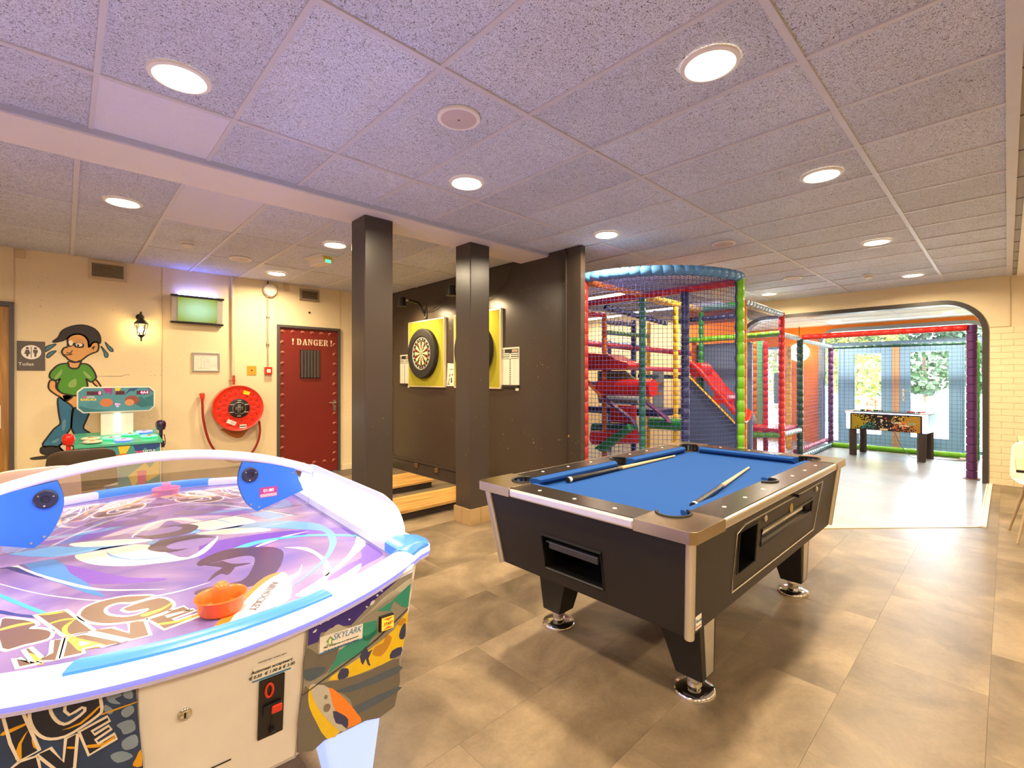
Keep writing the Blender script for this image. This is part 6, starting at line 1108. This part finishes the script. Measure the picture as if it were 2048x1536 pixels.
# ------------------------------------------------------------------ table football in front of the doors (faces -x: built facing -y, turned)
ft = thing('football_table', 'lit table football game on four dark legs before the glass doors', 'game table', (10.56, 1.42, 0), -PI/2-.10)
M_lp = mat('lit_panel', 'f4f6ff', .3, emit=(.75, .84, 1.0), estr=1.6)
W_, D_ = .56, .33
MB().box(-W_, W_, -D_, D_, .475, .775).build('case', mat('game_black', '17151a', .35), ft, bevel=.008)
MB().box(-W_-.012, W_+.012, -D_-.012, D_+.012, .785, .80).build('top_rim', mat('game_top', '3c3c44', .35), ft, bevel=.004); MB().box(-W_+.09, W_-.09, -D_+.03, D_-.03, .80, .806).build('glass_top', mat('glass_top', '3a4a5a', .08), ft)
MB().box(-W_-.014, W_+.014, -D_-.014, -D_-.004, .766, .782).build('front_light', mat('front_led', 'dfe8ff', .3, emit=(.45, .58, 1.0), estr=5.), ft)
for sx in (-1, 1):
    MB().box(min(sx*(W_-.10), sx*(W_+.014)), max(sx*(W_-.10), sx*(W_+.014)), -D_-.014, -D_+.10, .784, .803).build('corner_block', mat('game_tan', 'c9a27c', .4), ft, bevel=.004)
    MB().lathe([(.040, .478), (.043, .50), (.043, .755), (.038, .772)], c=(sx*(W_-.035), -D_+.03, 0), n=16).build('corner_light', M_lp, ft, smooth=50)
    for sy in (-1, 1): MB().lathe([(.058, 0), (.058, .475)], c=(sx*(W_-.085), sy*(D_-.06), 0), n=6).build('leg', mat('game_leg', '3a2c26', .45), ft)
MB().box(W_, W_+.006, -D_+.05, D_, .48, .775).build('side_panel', mat('side_blue', '3f6f90', .35, var=.3, scale=25), ft)
fr_ = MB().box(-W_+.035, W_-.035, -D_-.004, -D_, .48, .752).build('front_panel', mat('game_black', '17151a', .35), ft)
FR = lambda a, b, t: (a, -D_-.004-t, b); rd = random.Random(3); dots = {k: [] for k in ('yel', 'amb', 'org', 'cya')}
for i in range(60):
    for j in range(16):
        x = -.475+i*.0162; z = .488+j*.0168; x += .008 if j % 2 else 0; s = (x+.48)/.96
        if x > .478: continue
        q = max(0, 1-abs(s-.0)/.42)+max(0, 1-abs(s-1.0)/.45); q *= (1.5-.8*abs((z-.60)/.13) if s < .5 else 1.5-.6*abs((z-.66)/.13))
        if rd.random() > q*1.15: continue
        k = 'yel'
        if s < .5 and (x+.35)*.9 > (z-.52)*1.1 and z < .62: k = 'cya'
        if s > .5 and z < .60: k = 'org' if s < .85 else 'amb'
        elif s > .5: k = 'amb' if rd.random() < .6 else 'yel'
        dots[k].append(circ(x, z, .0072, 6))
for k, c in dict(yel='dcc020', amb='e0a032', org='e4702a', cya='3f9a98').items(): decal('dot_pattern', dots[k], FR, mat('dot_'+k, c, .4), fr_, .0008)['kind'] = 'stuff'
ml = [circ(rd.uniform(-.26, .28), rd.uniform(.52, .74), rd.uniform(.007, .011), 8) for k in range(26)]; decal('loose_dots', ml, FR, mat('dot_cream', 'e8c79a', .4), fr_, .001)['kind'] = 'stuff'
text('game_lettering', 'Catch', .052, mat('let_cream', 'f0e6cf', .4), fr_, upright(.165, -D_-.0056, .628), offset=.001); text('game_lettering', 'the', .052, mat('let_orange', 'e8603a', .4), fr_, upright(.265, -D_-.0056, .626), offset=.001); text('game_lettering', 'Light', .052, mat('let_teal', '3fb4bc', .4), fr_, upright(.365, -D_-.0056, .626), offset=.001); text('game_lettering', 'combo', .048, mat('let_cream', 'f0e6cf', .4), fr_, upright(.27, -D_-.0056, .588), offset=.001)
for (x, z, w2, h2) in ((-.065, .722, .034, .010), (-.01, .502, .056, .017)): MB().box(x-w2, x+w2, -D_-.006, -D_-.004, z-h2, z+h2).build('note_label', mat('note_cream', 'd9c49a', .5), fr_)
for (x, z) in ((-.045, .665), (-.045, .632)): MB().lathe([(.012, -D_-.012), (.012, -D_-.004)], c=(x, 0, z), ax='Y', n=12).build('push_button', M_wplast, fr_)
MB().box(.005, .03, -D_-.008, -D_-.004, .685, .71).build('coin_slot', mat('slot_red', 'c8281e', .4), fr_)
bd0 = {}
for i, (x, n, c) in enumerate(((-.40, 4, 'k'), (-.31, 4, 'r'), (-.21, 8, 'k'), (.26, 8, 'r'), (.40, 6, 'r'), (.30, 3, 'k'))):
    for k in range(n): MB().lathe([(.010, .806), (.010, .819), (.006, .822)], c=(x+.017*k*(1 if k % 2 else .9), -.12+.01*i, 0), n=8).build('score_bead', mat('bead_red', 'c83a2a', .4) if c == 'r' and k > 0 else M_black, ft)
MB().tube(catmull([(.105, -.18, .47), (.165, -.11, .25), (.265, .07, .03), (.445, .22, .008), (.615, .29, .008), (.845, .33, .008), (.93, .40, .012)], 6, False), .006, 6).build('power_cable', mat('cable_grey', '4a4a4c', .5), ft, smooth=60)
t = thing('power_plug', 'white power plug lying by the green floor bar', 'plug', (10.97, .50, 0)); MB().box(-.03, .03, -.05, .05, 0, .04).build('plug_body', M_wplast, t, bevel=.008); MB().box(-.02, .02, .05, .06, .01, .03).build('plug_socket', mat('plug_orange', 'd08a4a', .5), t)
# ------------------------------------------------------------------ arcade reaction game against the left wall
am = thing('arcade_machine', 'turquoise arcade tapping game with lit buttons and score sign', 'arcade game', (.41, 6.50, 0))
M_teal = mat('arcade_teal', '3f8f8c', .35, var=.15, scale=9); M_aw = mat('arcade_white', 'e6dfd0', .4)
MB().box(-.335, .335, -.28, .22, .02, .70).build('cabinet', M_aw, am, bevel=.006)
fp = MB().box(-.325, .325, -.286, -.28, .03, .695).build('front_panel', M_teal, am); AF = lambda a, b, t: (a, -.286-t, b)
def bolt(pts, c, z=.0010): decal('front_print', [pts], AF, mat('ap_'+c, c, .4), fp, z)
bolt([(.10, .69), (.22, .69), (.325, .69), (.325, .66), (.24, .60), (.20, .66), (.16, .61), (.12, .63)], '24427a'); bolt([(-.02, .69), (.08, .69), (.05, .62), (.0, .60)], 'd9c02a'); bolt([(-.30, .69), (-.12, .69), (-.16, .62), (-.2, .66), (-.24, .6)], '9a2f7c'); bolt([(.06, .38), (.20, .50), (.24, .44), (.32, .56), (.32, .36), (.22, .30), (.18, .36), (.10, .26)], 'd8c25a', .0012); bolt([(-.30, .3), (-.1, .45), (-.05, .38), (.02, .42), (-.08, .2), (-.28, .16)], '5a6fa8'); bolt([(.13, .42), (.21, .42), (.20, .22), (.15, .22)], 'd64a8c', .0015); bolt([(.05, .15), (.3, .2), (.32, .08), (.1, .06)], '2f6f8c')
bolt([(-.09+.07*math.cos(a), .55+.06*math.sin(a)) for a in [2*PI*k/16 for k in range(16)]], '8d4a32', .0013); bolt([(.02+.075*math.cos(a), .56+.055*math.sin(a)) for a in [2*PI*k/16 for k in range(16)]], 'c96a34', .0013); bolt([(.03+.055*math.cos(a), .53+.035*math.sin(a)) for a in [2*PI*k/16 for k in range(16)]], 'cf8fae', .0016)
L1 = lambda s, x, z, sz, c, par, y: text('game_lettering', s, sz, mat('al_'+c, c, .4), par, upright(x, y, z), offset=.0014, depth=.0006)
L1('THE', .148, .614, .034, 'e0468a', fp, -.288); L1('LITTLE', .233, .617, .034, 'c9d8cf', fp, -.288); L1('RASCALS', .20, .578, .050, 'e8cc1e', fp, -.2885)
cd_ = MB().box(-.20, -.02, -.296, -.286, .30, .56).build('coin_door', M_aw, am, bevel=.004); MB().box(-.15, -.10, -.299, -.296, .42, .48).build('coin_plate', mat('coin_grey', '8d8780', .4, .6), cd_); MB().lathe([(.014, -.296), (.012, -.304)], c=(-.05, 0, .47), ax='Y', n=14).build('door_lock', M_chrome, cd_)
tp = MB().frustum((-.345, .345, -.30, .23, .70), (-.345, .345, -.30, .23, .715)).add([(-.345, -.30, .715), (.345, -.30, .715), (.345, .23, .715), (-.345, .23, .715), (-.345, -.30, .722), (.345, -.30, .722), (.345, .23, .80), (-.345, .23, .80)], [(0,1,5,4),(1,2,6,5),(2,3,7,6),(3,0,4,7),(4,5,6,7)]).build('control_top', mat('top_green', '4fae8e', .25), am)
tz = lambda y: .722+(y+.30)*.147
for (x, y, c) in ((-.22, -.06, 'w'), (-.21, -.20, 'w'), (-.06, -.10, 'g'), (.03, -.20, 'b'), (.10, .02, 'g'), (.23, .10, 'b'), (.25, -.12, 'g')):
    mm = {'w': mat('ring_plain', 'e2d6bc', .35), 'g': mat('ring_green', '8fdcae', .3, emit=(.05, .9, .35), estr=.6), 'b': mat('ring_blue', 'a0a4e8', .3, emit=(.22, .25, 1.0), estr=.8)}[c]
    bo = MB().lathe([(.05, 0), (.074, .002), (.078, .014), (.070, .022), (.052, .020), (.048, .006)], c=(x, y, tz(y)), n=24).build('tap_button', mm, am, smooth=40)
    MB().lathe([(.047, .004), (.046, .010), (.022, .014), (.018, .024), (.002, .028)], c=(x, y, tz(y)), n=18).build('button_cap', mat('cap_'+c, {'w': 'b9883a', 'g': 'b04a2a', 'b': 'a87a8a'}[c], .4), bo, smooth=40)
po = MB().box(-.135, .135, .10, .20, .76, 1.03).build('sign_post', M_aw, am, bevel=.004); MB().box(-.022, .022, .096, .10, .81, 1.0).build('light_bar', mat('bar_white', 'ffffff', .3, emit=(.95, 1, 1), estr=7.), po)
oc = lambda w2, h2, c, z0: [(-w2, z0+c), (-w2+c, z0), (w2-c, z0), (w2, z0+c), (w2, z0+h2-c), (w2-c, z0+h2), (-w2+c, z0+h2), (-w2, z0+h2-c)]
sg = MB().prism(oc(.322, .272, .048, 1.02), WALL, -.14, -.07).build('score_sign', M_aw, am, bevel=.005); SG = lambda a, b, t: (a, .07-t, b)
fc = decal('sign_face', [oc(.310, .248, .042, 1.032)], SG, mat('sign_teal', '4a8a92', .3, var=.15, scale=9), sg, .003)
def sp_(pts, c, z=.0042): decal('sign_print', [pts], SG, mat('ap_'+c, c, .4), fc, z, .003)
sp_([(-.12, 1.278), (-.04, 1.278), (-.05, 1.20), (-.075, 1.24), (-.09, 1.215)], '9a2f7c'); sp_([(.05, 1.19), (.10, 1.27), (.18, 1.278), (.13, 1.24), (.11, 1.25)], '24427a'); sp_([(-.02, 1.278), (.03, 1.278), (.0, 1.22), (-.02, 1.22)], 'd9c02a'); sp_([(.12, 1.13), (.20, 1.19), (.22, 1.16), (.305, 1.20), (.305, 1.08), (.20, 1.06)], '2c6f72'); sp_([(.25, 1.278), (.27, 1.278), (.31, 1.23), (.29, 1.24)], '7a2f6c'); sp_([(-.31, 1.10), (-.2, 1.06), (-.05, 1.034), (-.27, 1.034)], '2c6f72')
sp_([(-.09+.052*math.cos(a), 1.125+.045*math.sin(a)) for a in [2*PI*k/16 for k in range(16)]], 'c0743c', .0046); sp_([(.12+.062*math.cos(a), 1.145+.05*math.sin(a)) for a in [2*PI*k/16 for k in range(16)]], '8d4a32', .0046); sp_([(.10+.04*math.cos(a), 1.12+.036*math.sin(a)) for a in [2*PI*k/16 for k in range(16)]], 'c88a5a', .005)
M_dr = mat('led_red', 'ff6070', .3, emit=(1, .10, .16), estr=4.5); M_dk = mat('led_dark', '4a1414', .4)
for (x, s, w2) in ((-.185, '0', .06), (.02, '', .038), (.215, '4A4', .055)):
    wn = decal('score_window', [[(x-w2, 1.206), (x+w2, 1.206), (x+w2, 1.246), (x-w2, 1.246)]], SG, mat('led_window', '5a1a16', .3), fc, .0044, .003)
    if s == '4A4': text('score_digits', s, .042, M_dr, wn, frame((x+.012, .07-.0052, 1.226), (1, 0, 0), (0, 0, 1)), offset=.0008, depth=.0004)
    elif s: text('score_digits', s, .042, M_dr, wn, frame((x+.042, .07-.0052, 1.226), (1, 0, 0), (0, 0, 1)), offset=.0008, depth=.0004)
    if s != '4A4': text('score_digits', '888', .038, M_dk, wn, frame((x-(.018 if s else 0), .07-.0048, 1.226), (1, 0, 0), (0, 0, 1)), offset=.0008, depth=.0003)
text('score_digits', 'Slim', .026, M_dr, fc, frame((.0, .07-.0052, 1.105), (1, 0, 0), (0, 0, 1)), depth=.0004); decal('score_dash', [[(-.010, 1.078), (.010, 1.078), (.010, 1.086), (-.010, 1.086)]], SG, M_dr, fc, .005, .003)
for x, s, c, z, z_ in ((-.262, 'THE', 'e0468a', 1.185, .020), (-.215, 'LITTLE', 'c9d8cf', 1.186, .020), (-.232, 'RASCALS', 'e8cc1e', 1.160, .030)): L1(s, x, z, z_, c, fc, .07-.0048)
for x in (-.20, .20): decal('speaker_holes', [circ(x+.011*i+(.0055 if j % 2 else 0), 1.105+.011*j, .0022, 6) for i in range(-4, 5) for j in range(-3, 4) if i*i+j*j*1.6 < 18], SG, M_black, fc, .0046, .003)['kind'] = 'stuff'
def tapper(x, y, z, c, nm):
    o = MB().lathe([(.018, -.115), (.018, -.05), (.036, -.045), (.047, -.01), (.049, .02), (.040, .048), (.022, .060), (.002, .063)], c=(x, y, z), n=22).build('mallet_head', mat('tap_'+nm, c, .2, coat=.4), am, smooth=50)
    MB().tube([(x, y, z-.05), (x, y, z-.17)], .015, 10).build('mallet_grip', M_black, o, smooth=50); MB().tube(catmull([(x, y, z-.17), (x+.02, y, z-.24), (x+.04, y, z-.19), (x+.03, y, z-.1)], 5, False), .004, 5).build('mallet_cord', M_black, o)
tapper(-.385, -.26, .785, 'cf2016', 'red'); tapper(.36, -.05, .86, '2c1838', 'plum')
MB().box(-.42, -.335, -.28, -.22, .58, .65).build('mallet_holder', M_wplast, am); MB().box(.335, .39, -.07, -.02, .62, .69).build('mallet_holder', M_black, am)
# ------------------------------------------------------------------ shell chairs behind the hockey table and by the right edge
def shell_chair(x, y, rz, label, m, legm, w2=.225, hb=.82, zs=.45):
    t = thing('shell_chair', label, 'chair', (x, y, 0), rz); b = MB(); v = []; f = []; nu, nv = 13, 12      # faces +y, backrest at -y
    for j in range(nv):
        s = j/(nv-1)
        for i in range(nu):
            u = -1+2*i/(nu-1)
            if s < .5: q = s/.5; yy = .22-.40*q; zz = zs+.02*(1-q)**2*0+.035*u*u; xx = u*w2*(.88+.12*q)
            else: q = (s-.5)/.5; yy = -.18-.10*q+.10*u*u*(1-.2*q); zz = zs+(hb-zs)*q*(1-.12*u**4); xx = u*w2*(1-.10*q*q)
            v.append((xx, yy, zz+.0))
    for j in range(nv-1):
        for i in range(nu-1): f.append((j*nu+i, j*nu+i+1, (j+1)*nu+i+1, (j+1)*nu+i))
    o = b.add(v, f).build('seat_shell', m, t, smooth=70); so = o.modifiers.new('thick', 'SOLIDIFY'); so.thickness = .014; sb_ = o.modifiers.new('round', 'SUBSURF'); sb_.levels = 1; sb_.render_levels = 1
    for sx in (-1, 1):
        for sy in (-1, 1): MB().tube([(sx*.13, sy*.12, zs-.005), (sx*.225, sy*.235, 0)], [.014, .009], 8).build('leg', legm, t, smooth=50)
    MB().box(-.14, .14, -.13, .13, zs-.022, zs-.006).build('seat_frame', legm, t)
    return t
M_sbr = mat('shell_brown', '463a2c', .35); M_spk2 = mat('shell_pale', 'dcc0ae', .45); M_swh = mat('shell_white', 'f0e6d4', .4); M_lw = mat('leg_beige', 'b49c7c', .45)
shell_chair(.105, 5.42, .0, 'dark brown shell chair in front of the arcade game', M_sbr, M_lw, .235, .81)
shell_chair(-.16, 4.62, .1, 'pale pink shell chair half hidden behind the hockey table', M_spk2, M_lw, .245, .80)
shell_chair(6.02, -.26, PI*.5+.1, 'white shell chair at the right edge beside black edged table', M_swh, M_lw, .24, .83, .46)
def cafe_table(x0, x1, y0, y1, z, label):
    t = thing('cafe_table', label, 'table', ((x0+x1)/2, (y0+y1)/2, 0)); a, c = (x1-x0)/2, (y1-y0)/2
    MB().box(-a, a, -c, c, z-.022, z-.003).build('table_edge', M_black, t, bevel=.003); MB().box(-a+.002, a-.002, -c+.002, c-.002, z-.003, z).build('table_top', mat('table_wood', 'c9b48e', .4), t)
    MB().tube([(0, 0, .02), (0, 0, z-.02)], .035, 14).build('column', M_black, t, smooth=50); MB().lathe([(.20, 0), (.20, .012), (.05, .03)], n=28).build('base_plate', M_black, t, smooth=40)
cafe_table(4.93, 5.66, -1.30, -.045, .73, 'black edged cafe table nearest the right picture edge'); cafe_table(6.95, 7.65, -1.35, -.075, .75, 'black edged cafe table beyond the white chair')
